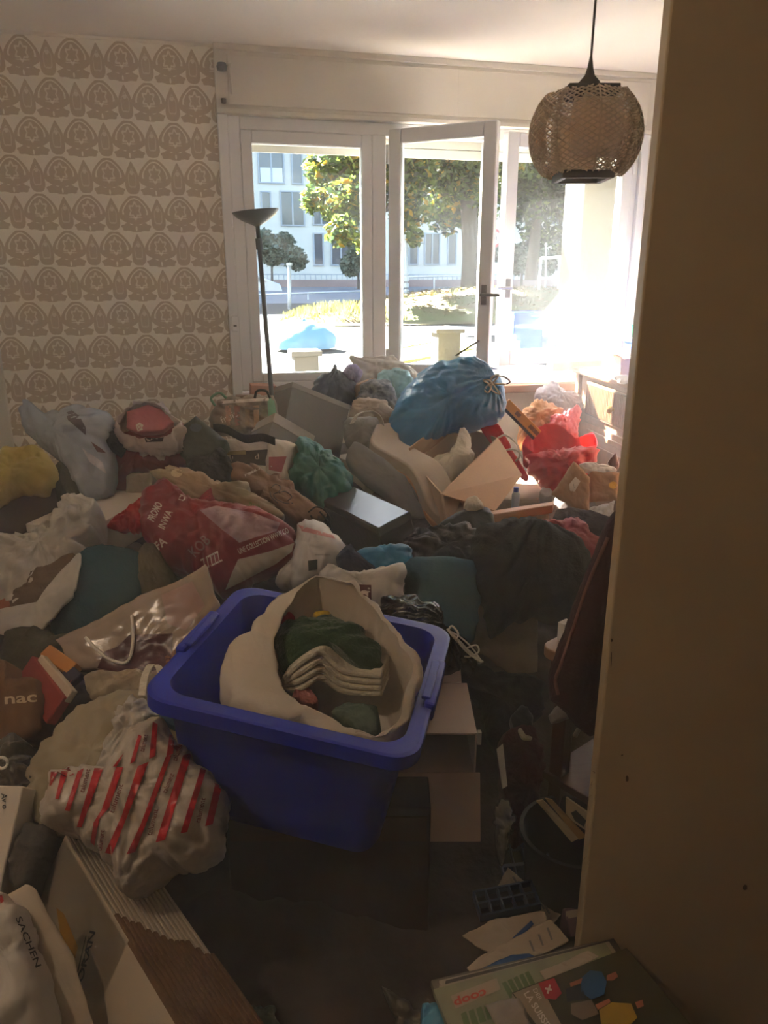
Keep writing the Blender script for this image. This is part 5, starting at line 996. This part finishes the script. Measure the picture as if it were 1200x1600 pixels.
# brown carton under the bin, white carton with hanging flap
bxA = aZ(350, 1262, .40); e1_ = RT*.43; e2_ = HF*.40
bc_ = MB().hexa(bxA, e1_, e2_, Vector((0, 0, -.396))).build('cardboard_box', brownc, None, bxA+Vector((0, 0, -.396)), smooth=30, bevel=.004); tag(bc_, 'dark brown carton on the floor carrying the blue storage bin', 'box'); lay(bc_)
MB().hexa(bxA+e1_*.02-HF*.002+Vector((0, 0, -.02)), e1_*.96, -HF*.003, Vector((0, 0, -.06))).build('tape', M('brown packing tape', (92, 66, 44), .25), bc_)
wa, wb2, wd = aZ(560, 1148, .505), aZ(745, 1146, .505), aZ(725, 1068, .505); ex = wb2-wa; ey = wd-wb2; ey = HF*ey.length; ex = RT*ex.length
wc = thing('open_carton', 'white open carton beside the blue bin with its flap hanging towards the camera', 'box', wa-Vector((0, 0, .105)))
Hc = .10; m = MB().hexa(wa, ex, ey, (0, 0, .004)).hexa(wa-Vector((0, 0, Hc)), ex, ey, (0, 0, .004)).hexa(wa+ex*.985-Vector((0, 0, Hc)), ex*.015, ey, (0, 0, Hc)).hexa(wa-Vector((0, 0, Hc)), ex*.015, ey, (0, 0, Hc)).hexa(wa+ey*.98-Vector((0, 0, Hc)), ex, ey*.02, (0, 0, Hc))
m.build('body', M('cream carton board', (206, 182, 166), .7, .06, 60, .05, 6), wc)
fA = wa-Vector((0, 0, Hc-.002)); MB().hexa(fA+ex*.12, ex*.92, -HF*.05-Vector((0, 0, .14)), HF*.004).build('flap', M('cream carton board'), wc, bevel=.001)
MB().hexa(wa+ey*1.0+ex*.1+Vector((0, 0, .004)), ex*.85, ey*.28+Vector((0, 0, .03)), (0, 0, .003)).build('flap', M('cream carton board'), wc, bevel=.001)
MB().hexa(wb2+Vector((.002, -.002, -.028)), RT*.008, HF*.012, (0, 0, .03)).build('corner_tape', whitec, wc)
for k in wc.children: lay(k)
# striped carrier bag
back = puff('plastic_bag', 'cream plastic sack standing open behind the red striped bag', 'bag', M('cream film', (176, 162, 134), .45, .2, 40, .08, 5, tr=.2, crink=.3, cs_=7), [(38, 1250), (46, 1188), (70, 1155), (104, 1112), (140, 1090), (200, 1078), (262, 1090), (290, 1130), (280, 1200), (200, 1260), (120, 1300), (60, 1290)], z=.50, elev=48, T=.03, B=.25, amp=.014, f=8)
puff('plastic_bag', 'white crumpled inner bag sticking out of the red striped bag', 'bag', white_pl, [(150, 1205), (160, 1165), (176, 1125), (194, 1094), (228, 1086), (248, 1108), (250, 1140), (230, 1165), (200, 1205)], z=.55, elev=48, T=.05, B=.1, amp=.022, f=11)
puff('blue_pouch', 'slate blue pouch tucked between the striped bag and the blue bin', 'pouch', M('slate blue nylon', (62, 88, 116), .5, .2, 60, .1, 6), [(238, 1120), (250, 1104), (285, 1110), (300, 1135), (290, 1152), (262, 1140)], z=.56, elev=45, T=.03, B=.12, amp=.01)
sb_ = puff('carrier_bag', 'white plastic carrier bag with slanting red stripes and lettering', 'bag', M('glossy white carrier', (206, 194, 180), .28, .2, 40, .05, 5, tr=.2, spec=.6, crink=.6, cs_=11), [(64, 1268), (72, 1228), (78, 1206), (120, 1196), (164, 1194), (190, 1168), (214, 1130), (246, 1126), (272, 1146), (292, 1166), (322, 1206), (350, 1240), (352, 1330), (318, 1352), (262, 1364), (216, 1392), (196, 1398), (182, 1378), (186, 1348), (150, 1334), (104, 1300), (76, 1286)], z=.53, elev=52, T=.085, B=.25, amp=.016, f=10, N=160, K=38, p=3, center=(205, 1255), knot=(200, 1390, 12, .014))
tb_ = bvh_of(sb_)[0]; cq = lambda L_: [(60+x/4, 1080+y/4) for x, y in L_]; red_i = M('red stripe print', (186, 40, 46), .35)
for L_ in ([(80, 490), (130, 490), (78, 590), (68, 590)], [(150, 475), (195, 475), (125, 675), (105, 675)], [(245, 500), (285, 480), (195, 750), (165, 745)], [(350, 480), (405, 480), (270, 850), (240, 850)], [(485, 475), (530, 475), (440, 730), (380, 800), (350, 965), (325, 945), (345, 820), (395, 740)], [(620, 470), (690, 440), (560, 770), (460, 1020), (415, 1010), (520, 780)], [(795, 410), (832, 400), (700, 760), (605, 1005), (550, 1020), (640, 830)], [(905, 400), (960, 385), (790, 930), (732, 945)], [(1020, 465), (1052, 480), (930, 880), (888, 888)], [(1110, 560), (1150, 580), (1090, 830), (1042, 845)], [(625, 270), (645, 280), (600, 440), (572, 455)], [(715, 190), (745, 205), (732, 405), (692, 425)], [(820, 265), (852, 290), (842, 390), (800, 410)], [(465, 472), (505, 420), (535, 385), (490, 470)]): patch(sb_, cq(L_), red_i, 'stripe', 5, tb_, .0035)
for (a, b) in (((470, 765), (530, 585)), ((705, 905), (750, 740)), ((1010, 825), (1045, 670)), ((285, 635), (325, 490)), ((395, 1000), (415, 870)), ((865, 440), (905, 320)), ((800, 640), (850, 520)), ((660, 380), (685, 275))): A1, B1 = cq([a, b]); ptext(sb_, 'talument', A1, B1, 8.5, M('faded red lettering', (128, 52, 52), .5), dens=7, off=.004, tree=tb_, bold=.01)
# flattened white cartons stacked on edge, lower left
su = (aZ(282, 1606, .40)-aZ(103, 1306, .42)); L0 = su.length; su.normalize(); sw = (aZ(40, 1500, .22)-aZ(200, 1480, .40)); sw = sw-su*sw.dot(su); sw.normalize(); sn = su.cross(sw); sn = sn if sn.dot(RT) > 0 else -sn
wcard = M('white coated cardboard', (186, 172, 152), .65, .06, 40, .06, 4); flute = M('brown corrugated edge', (118, 88, 62), .9, .3, 120, .25, 20); sA = aZ(103, 1306, .42)
for k in range(14):
    j = random.uniform(-.006, .006); o_ = sA+sn*(.0095*k)+su*(j+.012*k*.5)+Vector((0, 0, .0009*k))
    c_ = MB().hexa(o_, su*(L0*(.62)), sw*.30, sn*.006).hexa(o_+sw*.006, su*(L0*1.02), sw*.29, sn*.006).build('flattened_carton', wcard, None, o_, bevel=.001)
    fl_ = .50+.10*(k/13)+random.uniform(-.02, .02)
    MB().hexa(o_+su*(L0*fl_)-sw*.004+sn*.001, su*(L0*(1.06-fl_)), sw*.05, sn*.0075).build('fluted_edge', flute, c_, bevel=.001)
    tag(c_, 'flattened white carton showing its broad face, outermost of the stack under the striped bag' if k == 0 else 'flattened white carton with brown fluted edge, %s behind the outermost in the stack' % ['first', 'second', 'third', 'fourth', 'fifth', 'sixth', 'seventh', 'eighth', 'ninth', 'tenth', 'eleventh', 'twelfth', 'thirteenth'][k-1], 'carton', 'flattened cartons in the stack')
    if k == 0: first = c_
    lay(c_)
tb_ = bvh_of(first)[0]; patch(first, [(88, 1418), (100, 1428), (122, 1480), (116, 1502), (96, 1470)], M('yellowed parcel tape', (160, 118, 44), .3), 'tape', 10, tb_); ptext(first, 'ORAN', (128, 1536), (149, 1456), 9, ink_b, bold=.02, tree=tb_)
for k in (0, 1): patch(first, [(120+5*k, 1520), (122+5*k, 1520), (135+5*k, 1462), (134+5*k, 1462)], ink_b, 'pen_line', 20, tb_)
cf = puff('carton_flap', 'bent white carton flap in the lower corner over the flattened cartons', 'flap', wcard, [(8, 1402), (42, 1382), (56, 1388), (72, 1420), (112, 1490), (158, 1640), (40, 1640)], z=.43, elev=42, az=14, T=.005, B=.02, smooth=False, p=6, amp=.004)
sl = puff('plastic_bag', 'glossy white plastic bag with black lettering in the lowest corner', 'bag', white_pl, [(-40, 1382), (0, 1392), (20, 1412), (42, 1450), (56, 1500), (66, 1560), (72, 1640), (-40, 1640)], z=.47, elev=46, T=.03, B=.12, amp=.014)
tb_ = bvh_of(sl)[0]; ptext(sl, 'SACHEN', (24, 1434), (56, 1512), 10, ink_b, tree=tb_, bold=.01); patch(sl, [(-2, 1400), (3, 1398), (6, 1408), (1, 1412)], ink_r, 'red_mark', 10, tb_)
bxl = pb('cardboard_box', 'white carton with black lettering at the edge beside the striped bag', 'box', whitec, (-60, 1226, .50), (36, 1228, .50), (-60, 1400, .36), .14)[0]; lay(bxl); ptext(bxl, 'Av o', (2, 1240), (4, 1264), 9, ink_b, bold=.01)
puff('grey_bundle', 'dark grey cloth lying between the white carton and the flattened cartons', 'bundle', M('dark grey jersey', (84, 80, 76), .9, .3, 80, .2, 6), [(16, 1380), (26, 1318), (44, 1290), (72, 1300), (66, 1360), (40, 1402)], z=.40, elev=48, T=.03, B=.25)
puff('plastic_bag', 'dull clear film crumpled above the white carton at the edge', 'bag', M('dull grey film', (96, 88, 78), .35, .3, 40, .2, 8), [(-30, 1160), (10, 1152), (40, 1165), (52, 1200), (40, 1232), (0, 1236), (-30, 1230)], z=.48, elev=48, T=.03, B=.25, amp=.02, f=12)
rg = aZ(3, 1192, .53); o = MB(); o.tube([rg+RT*.011*math.cos(a)+UP*.011*math.sin(a) for a in [i*math.pi/8 for i in range(17)]], .003, 6); tag(o.build('plastic_ring', cord_w, None, rg, smooth=True), 'small cream plastic ring on the dull clear film', 'ring')
nb_ = puff('paper_bag', 'brown kraft carrier bag with pale lettering at the wall edge', 'bag', M('dark brown kraft', (116, 80, 46), .75, .2, 50, .12, 6), [(-30, 1034), (8, 1028), (16, 1058), (58, 1062), (66, 1120), (52, 1156), (-30, 1162)], z=.52, elev=42, T=.03, B=.25, amp=.012)
ptext(nb_, 'nac', (6, 1100), (58, 1096), 17, M('cream lettering', (200, 176, 140), .5), bold=.02)
# books
def slab(A, B, Cc, th, name, label, cat, m): o = pb(name, label, cat, m, A, B, Cc, th)[0]; lay(o); return o
bk1 = slab((50, 1024, .56), (100, 1088, .53), (28, 1070, .50), .026, 'book', 'red hardback book leaning beside the brown kraft carrier bag', 'book', M('dull red book cloth', (150, 52, 42), .6, .1, 60, .1))
bk2 = slab((64, 1022, .565), (112, 1078, .54), (52, 1040, .54), .02, 'book', 'paperback with pale page edges beside the red hardback', 'book', M('pale book pages', (196, 178, 154), .8, .2, 200, stretch=(1, 40, 1)))
bk3 = slab((78, 1006, .57), (120, 1036, .555), (70, 1028, .55), .03, 'book', 'orange book standing behind the paperback by the clear sheet bag', 'book', M('orange book cover', (196, 126, 54), .6, .1, 60, .1))
bk4 = slab((112, 1038, .55), (128, 1052, .545), (104, 1082, .52), .02, 'book', 'dark blue and red book squeezed beside the orange book', 'book', M('dark blue book cover', (50, 44, 66), .6)); patch(bk4, [(106, 1070), (112, 1062), (114, 1078), (108, 1080)], ink_r, 'red_spine')
# clear plastic sheet bag
cl_ = puff('plastic_bag', 'large clear plastic carrier lying flat behind the bin, with a white cord', 'bag', M('clear plastic sheet', (150, 134, 118), .22, .12, 30, .1, 4, col2=(166, 140, 124), spec=.7), [(84, 1000), (200, 944), (320, 884), (347, 945), (318, 985), (300, 1010), (284, 1064), (210, 1080), (150, 1048), (118, 1048)], z=.58, elev=40, T=.02, B=.12, smooth=False, p=5, amp=.008, f=6)
tb_ = bvh_of(cl_)[0]; patch(cl_, [(163, 1018), (184, 1010), (202, 992), (270, 990), (268, 1028), (255, 1044), (210, 1056), (152, 1044)], M('deep maroon print', (78, 26, 38), .3), 'maroon_print', 10, tb_); patch(cl_, [(252, 930), (300, 908), (320, 946), (290, 985), (262, 975)], M('pale pink print', (206, 140, 140), .4) if False else M('pinkish photo print', (164, 130, 120), .3), 'pink_print', 10, tb_); patch(cl_, [(258, 1026), (282, 1008), (290, 1020), (280, 1058), (262, 1058)], M('orange beige print', (156, 108, 78), .3), 'beige_print', 10, tb_)
tube('cord_handle', on(cl_, [(206, 962), (208, 985), (207, 1010), (202, 1030), (190, 1036), (168, 1028), (150, 1014), (133, 996)], .008, tb_), .0042, cord_w, cl_)
hb = puff('tote_bag', 'small beige fabric bag with looped handles behind the red striped bag', 'bag', M('beige canvas', (162, 146, 124), .9, .3, 80, .12, 6), [(136, 1062), (144, 1050), (180, 1052), (215, 1044), (240, 1050), (258, 1068), (256, 1092), (200, 1098), (150, 1090)], z=.57, elev=48, T=.03, B=.2, amp=.016)
MB().strip(curve([aZ(222, 1088, .60), aZ(226, 1060, .61), aZ(236, 1040, .62), aZ(248, 1042, .62), aZ(251, 1062, .61), aZ(247, 1086, .60)], 6), RT*.016, .003).build('handle', cloth_w, hb, smooth=40)
# ---------------------------------------------------------------- right-hand side, in the dark
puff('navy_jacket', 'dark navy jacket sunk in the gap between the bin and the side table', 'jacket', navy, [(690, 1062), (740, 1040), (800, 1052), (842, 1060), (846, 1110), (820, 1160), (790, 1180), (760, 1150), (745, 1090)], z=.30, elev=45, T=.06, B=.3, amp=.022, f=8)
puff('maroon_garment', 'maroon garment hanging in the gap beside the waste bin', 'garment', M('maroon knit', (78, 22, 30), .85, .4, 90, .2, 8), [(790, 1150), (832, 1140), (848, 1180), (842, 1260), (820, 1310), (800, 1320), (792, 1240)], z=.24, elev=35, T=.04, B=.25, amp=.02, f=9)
tbm = M('dark red brown wood', (74, 44, 34), .45, .15, 20, .2, 5, stretch=(1, 6, 1)); tl = thing('side_table', 'dark wooden side table with a rounded top corner under the maroon jacket', 'table', aZ(880, 1010, .0))
ct = aZ(842, 1008, .66); tx = (aZ(876, 1023, .66)-ct).normalized(); ty = Vector((-tx.y, tx.x, 0)); R2 = .03; Lx_, Ly_ = .34, .30; cs = []
for cx_, cy_, t0 in ((R2, R2, 180), (Lx_-R2, R2, 270), (Lx_-R2, Ly_-R2, 0), (R2, Ly_-R2, 90)):
    for k in range(7): t = math.radians(t0+15*k); cs.append(ct+tx*(cx_+R2*math.cos(t))+ty*(cy_+R2*math.sin(t)))
n = len(cs); dz = Vector((0, 0, .025)); MB().add(cs+[p_-dz for p_ in cs], [tuple(range(n)), tuple(range(2*n-1, n-1, -1))]+[(i, n+i, n+(i+1) % n, (i+1) % n) for i in range(n)]).build('table_top', M('pale lit wood', (150, 116, 92), .5, .1, 20, .15, 5), tl, bevel=.003)  # top paler than the legs: the light on it is in the colour
for a, b in ((.03, .03), (Lx_-.06, .03), (.03, Ly_-.06), (Lx_-.06, Ly_-.06)):
    p_ = ct+tx*a+ty*b-dz; MB().hexa(p_, tx*.035, ty*.035, (0, 0, .006-p_.z)).build('leg', tbm, tl, bevel=.003)
for zz, hh in ((.60, .10), (.33, .02)): p_ = ct+tx*.02+ty*.02; MB().hexa(Vector((p_.x, p_.y, zz+(.035 if hh > .05 else 0))), tx*(Lx_-.04), ty*(Ly_-.04), (0, 0, -hh)).build('apron' if hh > .05 else 'lower_shelf', tbm, tl, bevel=.002)
for k in tl.children: lay(k)
for k, (du, lab) in enumerate(((0, 'small white carton standing on the side table corner'), (.022, 'second small white carton on the side table, against the jacket'))):
    p_ = aZ(870, 1000, .662)+tx*du+ty*.01*k; c_ = MB().hexa(p_, tx*.018, ty*.03, (0, 0, .045)).build('small_carton', M('white writing paper'), None, p_, bevel=.001); tag(c_, lab, 'box', 'small cartons on the side table')
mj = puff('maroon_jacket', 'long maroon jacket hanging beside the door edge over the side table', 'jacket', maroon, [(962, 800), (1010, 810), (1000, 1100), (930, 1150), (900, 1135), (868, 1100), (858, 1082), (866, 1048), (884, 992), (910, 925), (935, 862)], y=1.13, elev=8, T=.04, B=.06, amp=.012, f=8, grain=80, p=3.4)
tb_ = bvh_of(mj)[0]; tube('zip_edge', on(mj, [(950, 840), (918, 915), (893, 990), (876, 1040), (868, 1062), (872, 1085)], .003, tb_), .0035, M('worn hem', (112, 76, 68), .8), mj)
puff('tissue_pack', 'grey crumpled tissue pack on the lower shelf of the side table', 'pack', M('grey soft pack', (120, 112, 106), .6, .2, 60, .1), [(856, 1118), (870, 1106), (888, 1100), (904, 1102), (902, 1116), (882, 1126), (862, 1130)], y=1.16, elev=40, T=.012, B=.03, amp=.006)
a, b = aY(898, 1150, 1.15), aY(924, 1108, 1.14); st_ = thing('pen', 'grey pen lying against the door edge below the jacket', 'pen', a); MB().tube([a, b], .005).build('barrel', greyc, st_, smooth=True); MB().tube([b, b+(b-a)*.2], .0035).build('tip', dk, st_, smooth=True)
puff('glove', 'dark glove with a cream cuff lying on the navy jacket', 'glove', M('dark glove leather', (34, 32, 34), .5, .3, 60), [(800, 1118), (818, 1100), (834, 1120), (832, 1150), (815, 1160), (804, 1140)], z=.34, elev=45, T=.02, B=.1, amp=.012)
puff('cream_label', 'small cream label beside the glove', 'label', cloth_w, [(810, 1142), (814, 1138), (822, 1150), (832, 1152), (830, 1157), (816, 1154)], z=.37, elev=50, T=.004, B=.02, amp=.004)
cdl = flap([(777, 1170, .34), (786, 1162, .34), (793, 1228, .28), (786, 1232, .28)], .003, 'card_strip', None, whitec); tag(cdl, 'narrow white card strip standing beside the white open carton', 'card'); lay(cdl)
puff('clear_bag', 'crumpled clear plastic bag hanging between the carton and the maroon garment', 'bag', film('crumpled clear film', (190, 186, 174), .45, .15), [(772, 1262), (782, 1248), (796, 1252), (803, 1280), (796, 1320), (784, 1350), (774, 1330)], z=.24, elev=35, T=.03, B=.06, amp=.010, f=12)
# black waste bin with papers
wbz = .27; wA, wB = aZ(800, 1302, wbz), aZ(940, 1292, wbz); wc_ = aZ(896, 1296, wbz); rw = .115
wc_ = Vector((wc_.x, wc_.y, 0)); wbn = thing('waste_bin', 'black waste paper bin holding folders and envelopes beside the door edge', 'bin', wc_)
MB().lathe((wc_.x, wc_.y, 0), [(0, .004), (.085, .004), (.09, .012), (rw-.004, wbz-.012), (rw+.004, wbz-.01), (rw+.004, wbz), (rw-.005, wbz), (rw-.009, wbz-.014), (.083, .016), (0, .016)], 40).build('body', M('black bin plastic', (12, 12, 13), .5), wbn, smooth=40)
for c_ in wbn.children: lay(c_)
for (pl, lab, m) in (([(838, 1252, .33), (848, 1250, .335), (905, 1310, .26), (893, 1316, .255)], 'cream envelope standing at the front of the waste bin', M('cream envelope paper', (176, 160, 128), .8)), ([(852, 1248, .345), (862, 1250, .345), (916, 1308, .27), (905, 1312, .265)], 'ochre envelope standing second in the waste bin', M('ochre envelope paper', (158, 128, 82), .8)), ([(884, 1246, .355), (926, 1276, .345), (924, 1304, .29), (884, 1276, .30)], 'pale picture card leaning in the waste bin against the door edge', M('pale picture card', (176, 162, 136), .6))):
    o = flap(pl, .004, 'envelope' if 'envelope' in lab else 'picture_card', None, m); tag(o, lab, 'envelope' if 'envelope' in lab else 'card')
pc_ = o; patch(pc_, [(892, 1270), (900, 1266), (916, 1282), (912, 1292), (898, 1282)], M('dark photo print', (44, 46, 54), .4), 'photo')
# papers and trays on the floor
def sheet(poly, name, lab, cat, m, amp=.004, z=.1, T=.003, B=.02, **k): return puff(name, lab, cat, m, poly, z=z, elev=80, T=T, B=B, amp=amp, smooth=False, p=6, **k)
pap = M('dull white paper', (176, 160, 140), .85, .05, 40, .06, 6)
def tray(quad, z, name, lab, m, nx, ny):
    P_ = [aZ(u, v, z) for u, v in quad]; ax = P_[1]-P_[0]; ay = P_[3]-P_[0]; nn = ax.cross(ay).normalized(); nn = nn if nn.z > 0 else -nn; t = thing(name, lab, 'tray', P_[0]); h = .018; wd = .16
    fr_ = MB()
    for i in range(nx+1): fr_.hexa(P_[0]+ax*(i/nx*(1-wd/nx)), ax*(wd/nx), ay, nn*h)
    for j in range(ny+1): fr_.hexa(P_[0]+ay*(j/ny*(1-wd/ny)), ax, ay*(wd/ny), nn*h)
    fr_.build('grid', m, t, bevel=.001)
    for i in range(nx):
        for j in range(ny): MB().hexa(P_[0]+ax*((i+.1)/nx)+ay*((j+.1)/ny), ax*(.9/nx), ay*(.9/ny), nn*.004).build('cell_floor', M('dark tray cells', (20, 22, 28), .3), t)
    for k in t.children: lay(k)
    return t
tray([(776, 1330), (850, 1322), (862, 1388), (790, 1398)], .11, 'blister_tray', 'lavender blue plastic tray with dark cells beside the waste bin', M('lavender tray plastic', (92, 98, 122), .4), 4, 2)
s1 = sheet([(770, 1395), (793, 1354), (880, 1428), (862, 1446)], 'newspaper', 'folded printed newspaper sheet beside the waste bin', 'newspaper', pap, z=.13); 
tb_ = bvh_of(s1)[0]
for k in range(7): patch(s1, [(800+k*8, 1370+k*7), (803+k*8, 1369+k*7), (812+k*8, 1384+k*7.2), (809+k*8, 1385+k*7.2)], M('grey print', (120, 116, 112), .5), 'text_block', 12, tb_)
tray([(738, 1402), (830, 1384), (842, 1422), (750, 1442)], .165, 'blister_tray', 'navy plastic tray with empty cells lying on the newspaper', M('navy tray plastic', (30, 52, 84), .4), 5, 2)
s2 = sheet([(720, 1462), (776, 1434), (850, 1424), (862, 1470), (780, 1500)], 'envelope', 'white envelope below the navy tray', 'envelope', pap, z=.18)
patch(s2, [(800, 1466), (830, 1438), (834, 1444), (806, 1472)], M('blue print', (44, 84, 140), .5), 'blue_corner')
s3 = sheet([(730, 1512), (745, 1496), (860, 1436), (888, 1470), (830, 1500), (738, 1524)], 'letter_sheet', 'white letter with a few dark lines above the magazines', 'paper', pap, z=.21); tb_ = bvh_of(s3)[0]
for k in range(3): patch(s3, [(826+k*14, 1470-k*10), (829+k*14, 1469-k*10), (836+k*14, 1486-k*9), (833+k*14, 1487-k*9)], M('grey print'), 'text_block', 12, tb_)
sheet([(728, 1524), (800, 1492), (826, 1490), (838, 1496), (760, 1524), (734, 1536)], 'blue_folder', 'blue cardboard folder edge under the letter sheet', 'folder', M('blue folder card', (34, 78, 130), .5), z=.215, T=.004)
bp_ = pb('small_carton', 'small mauve printed carton beside the door edge', 'box', M('mauve carton', (104, 78, 92), .6, .05), (882, 1420, .15), (906, 1416, .15), (884, 1466, .11), .06)[0]; patch(bp_, [(884, 1424), (904, 1420), (904, 1432), (884, 1436)], pap, 'pale_band')
# magazine stack
mx = (aZ(1000, 1505, .33)-aZ(700, 1590, .33)).normalized(); mx.z = 0; mx.normalize(); my = Vector((-mx.y, mx.x, 0))
if my.dot(HF) < 0: my = -my
sup = aZ(690, 1570, .24); sup = Vector((sup.x, sup.y, 0)); cbx = MB().hexa(sup+mx*.03+my*-.25, mx*.28, my*.22, (0, 0, .235)).build('cardboard_box', card, None, sup, bevel=.003); tag(cbx, 'plain cardboard box under the magazine stack', 'box'); lay(cbx)
mags = [('grey magazine with a dull cover, bottom of the stack', (110, 102, 92), .00, .015), ('white folded newspaper low in the magazine stack', (176, 164, 146), .02, .01), ('dark magazine third from the bottom of the stack', (70, 60, 54), .035, .012), ('pale advertising paper in the middle of the stack', (170, 156, 134), .01, .008), ('green and white store magazine with red lettering', (150, 150, 118), -.012, .012)]
z_ = .236; MG = []
for k, (lab, c_, sh_, th) in enumerate(mags):
    o_ = sup+my*(-.195-.013*k)+mx*(-.012+sh_*.6)+Vector((0, 0, z_)); a_ = math.radians((k*37 % 9)-4)*.5; mx2 = mx*math.cos(a_)+my*math.sin(a_); my2 = -mx*math.sin(a_)+my*math.cos(a_)
    g_ = thing('magazine', lab, 'magazine', o_, group='magazines in the stack'); mw, mh = .33, .235
    MB().hexa(o_+Vector((0, 0, .001)), mx2*mw, my2*mh, (0, 0, th-.002)).build('pages', M('magazine page edges', (180, 168, 148), .85, .3, 300, .2, 90, stretch=(.02, .02, 1)), g_)
    cv = MB().hexa(o_+Vector((0, 0, th-.001)), mx2*(mw+.002), my2*(mh+.002), (0, 0, .001)).hexa(o_-mx2*.001-my2*.001, mx2*.001, my2*(mh+.002), (0, 0, th)).build('cover', M('cover %d' % k, c_, .35, .05, 30, .25, 18), g_); z_ += th; MG.append((g_, cv, o_))
    for c3 in g_.children: lay(c3)
cv = MG[-1][1]; tb_ = bvh_of(cv)[0]
patch(cv, [(704, 1556), (776, 1528), (782, 1546), (712, 1576)], pap, 'title_panel', 12, tb_); ptext(cv, 'coop', (758, 1545), (708, 1564), 13, M('orange red lettering', (186, 72, 50), .5), bold=.03, tree=tb_, off=.003)
for k in range(5): patch(cv, [(784+k*9, 1536-k*4), (790+k*9, 1533-k*4), (806+k*9, 1560-k*3), (798+k*9, 1562-k*3)], M('leek green print', (92, 112, 62), .4), 'leek_print', 12, tb_)
for k in range(5): patch(cv, [(720+k*12, 1584-k*4), (728+k*12, 1580-k*4), (736+k*12, 1604-k*4), (726+k*12, 1606-k*4)], M('leek green print'), 'leek_print', 12, tb_)
# top magazine: football picture with a Swiss flag
P_ = [aZ(800, 1550, .315), aZ(975, 1482, .315), aZ(1075, 1612, .315), aZ(850, 1640, .315)]
ax = P_[1]-P_[0]; ay = P_[3]-P_[0]; ay = ay-ax*(ay.dot(ax)/ax.dot(ax)); ay = ay.normalized()*.24; o_ = P_[0]+Vector((0, 0, -.012))
g_ = thing('magazine', 'olive green magazine with two figures and a red flag, top of the stack', 'magazine', o_, group='magazines in the stack'); MB().hexa(o_, ax*1.02, ay, (0, 0, .010)).build('pages', M('magazine page edges'), g_)
cv = MB().hexa(o_+Vector((0, 0, .010)), ax*1.025, ay, (0, 0, .001)).build('cover', M('olive photo cover', (72, 66, 40), .35, .03, 30, .25, 10), g_); tb_ = bvh_of(cv)[0]
patch(cv, [(802, 1552), (842, 1536), (880, 1606), (846, 1612)], M('pale cover band', (150, 132, 108), .4), 'cover_band', 12, tb_); patch(cv, [(841, 1536), (866, 1528), (878, 1552), (868, 1562), (852, 1560)], ink_r, 'flag', 10, tb_, .003)
for pl in ([(852, 1543), (863, 1545), (862, 1548), (851, 1546)], [(858, 1538), (861, 1539), (857, 1553), (854, 1552)]): patch(cv, pl, ink_w, 'flag_cross', 12, tb_, .0042)
ptext(cv, 'LA SUISSE', (818, 1552), (852, 1606), 10, ink_w, tree=tb_, off=.0035, bold=.02); ptext(cv, 'DER', (832, 1546), (842, 1564), 7, ink_w, tree=tb_, off=.0035)
sk = M('skin tone print', (168, 100, 72), .5)
for pl, m_ in (([(908, 1528), (922, 1516), (940, 1518), (948, 1534), (944, 1554), (924, 1562), (908, 1550)], M('blue shirt print', (40, 84, 128), .4)), ([(890, 1536), (910, 1528), (908, 1536), (892, 1542)], sk), ([(948, 1524), (962, 1518), (966, 1526), (958, 1532), (948, 1532)], sk), ([(884, 1545), (908, 1538), (916, 1560), (886, 1566)], M('dark kit print', (36, 38, 44), .4)),
              ([(936, 1578), (956, 1566), (986, 1568), (996, 1590), (980, 1606), (940, 1604)], M('yellow shirt print', (170, 136, 40), .4)), ([(992, 1566), (1004, 1562), (1006, 1572), (996, 1576)], sk), ([(930, 1570), (952, 1560), (954, 1566), (934, 1578)], sk), ([(892, 1568), (924, 1562), (936, 1584), (910, 1594), (892, 1584)], M('grey kit print', (120, 104, 88), .4))): patch(cv, pl, m_, 'figure_print', 12, tb_, .003)
for k in g_.children: lay(k)
sheet([(842, 1518), (920, 1484), (936, 1494), (900, 1514), (852, 1536)], 'leaflet', 'white leaflet with small print sticking out of the magazine stack', 'leaflet', pap, z=.305, T=.002, B=.004)
sheet([(760, 1572), (782, 1560), (812, 1560), (832, 1610), (790, 1630)], 'leaflet', 'grey crumpled leaflet on the store magazine', 'leaflet', M('grey leaflet', (150, 140, 128), .6, .05), z=.312, T=.006, B=.008, amp=.006)
puff('blue_wrapper', 'light blue wrapper at the corner of the store magazine', 'wrapper', M('sky blue wrapper', (84, 150, 186), .4), [(656, 1566), (672, 1560), (690, 1566), (700, 1610), (664, 1620)], z=.27, elev=60, T=.01, B=.25, amp=.008)
puff('green_wrapper', 'pale green crumpled wrapper on the floor by the flattened cartons', 'wrapper', M('pale green film', (96, 116, 96), .4, .3, 40, .2), [(362, 1590), (372, 1572), (400, 1568), (434, 1574), (438, 1620), (366, 1620)], z=.10, elev=60, T=.03, B=.1, amp=.016, f=14)
puff('grey_wrapper', 'dull grey plastic wrapper on the dark floor before the brown carton', 'wrapper', M('dull grey film'), [(596, 1540), (630, 1552), (660, 1578), (690, 1640), (630, 1640), (606, 1580)], z=.08, elev=60, T=.02, B=.08, amp=.014)
# ---------------------------------------------------------------- glare haze added to the room to stand for lens glare
hz = bpy.data.materials.new('glare haze'); hz.use_nodes = True; t = hz.node_tree; t.nodes.remove(t.nodes['Principled BSDF'])
vsc = t.nodes.new('ShaderNodeVolumeScatter'); vsc.inputs['Density'].default_value = HAZE; vsc.inputs['Anisotropy'].default_value = 0.0; vsc.inputs['Color'].default_value = (.96, .98, 1, 1)
t.links.new(vsc.outputs[0], t.nodes['Material Output'].inputs['Volume'])
tag(MB().box(X0+.004, X1-.004, YF+.004, YB-.004, .004, ZC-.004).build('glare_haze', hz), 'thin sunlit dust haze filling the cluttered room', 'haze', kind='stuff')
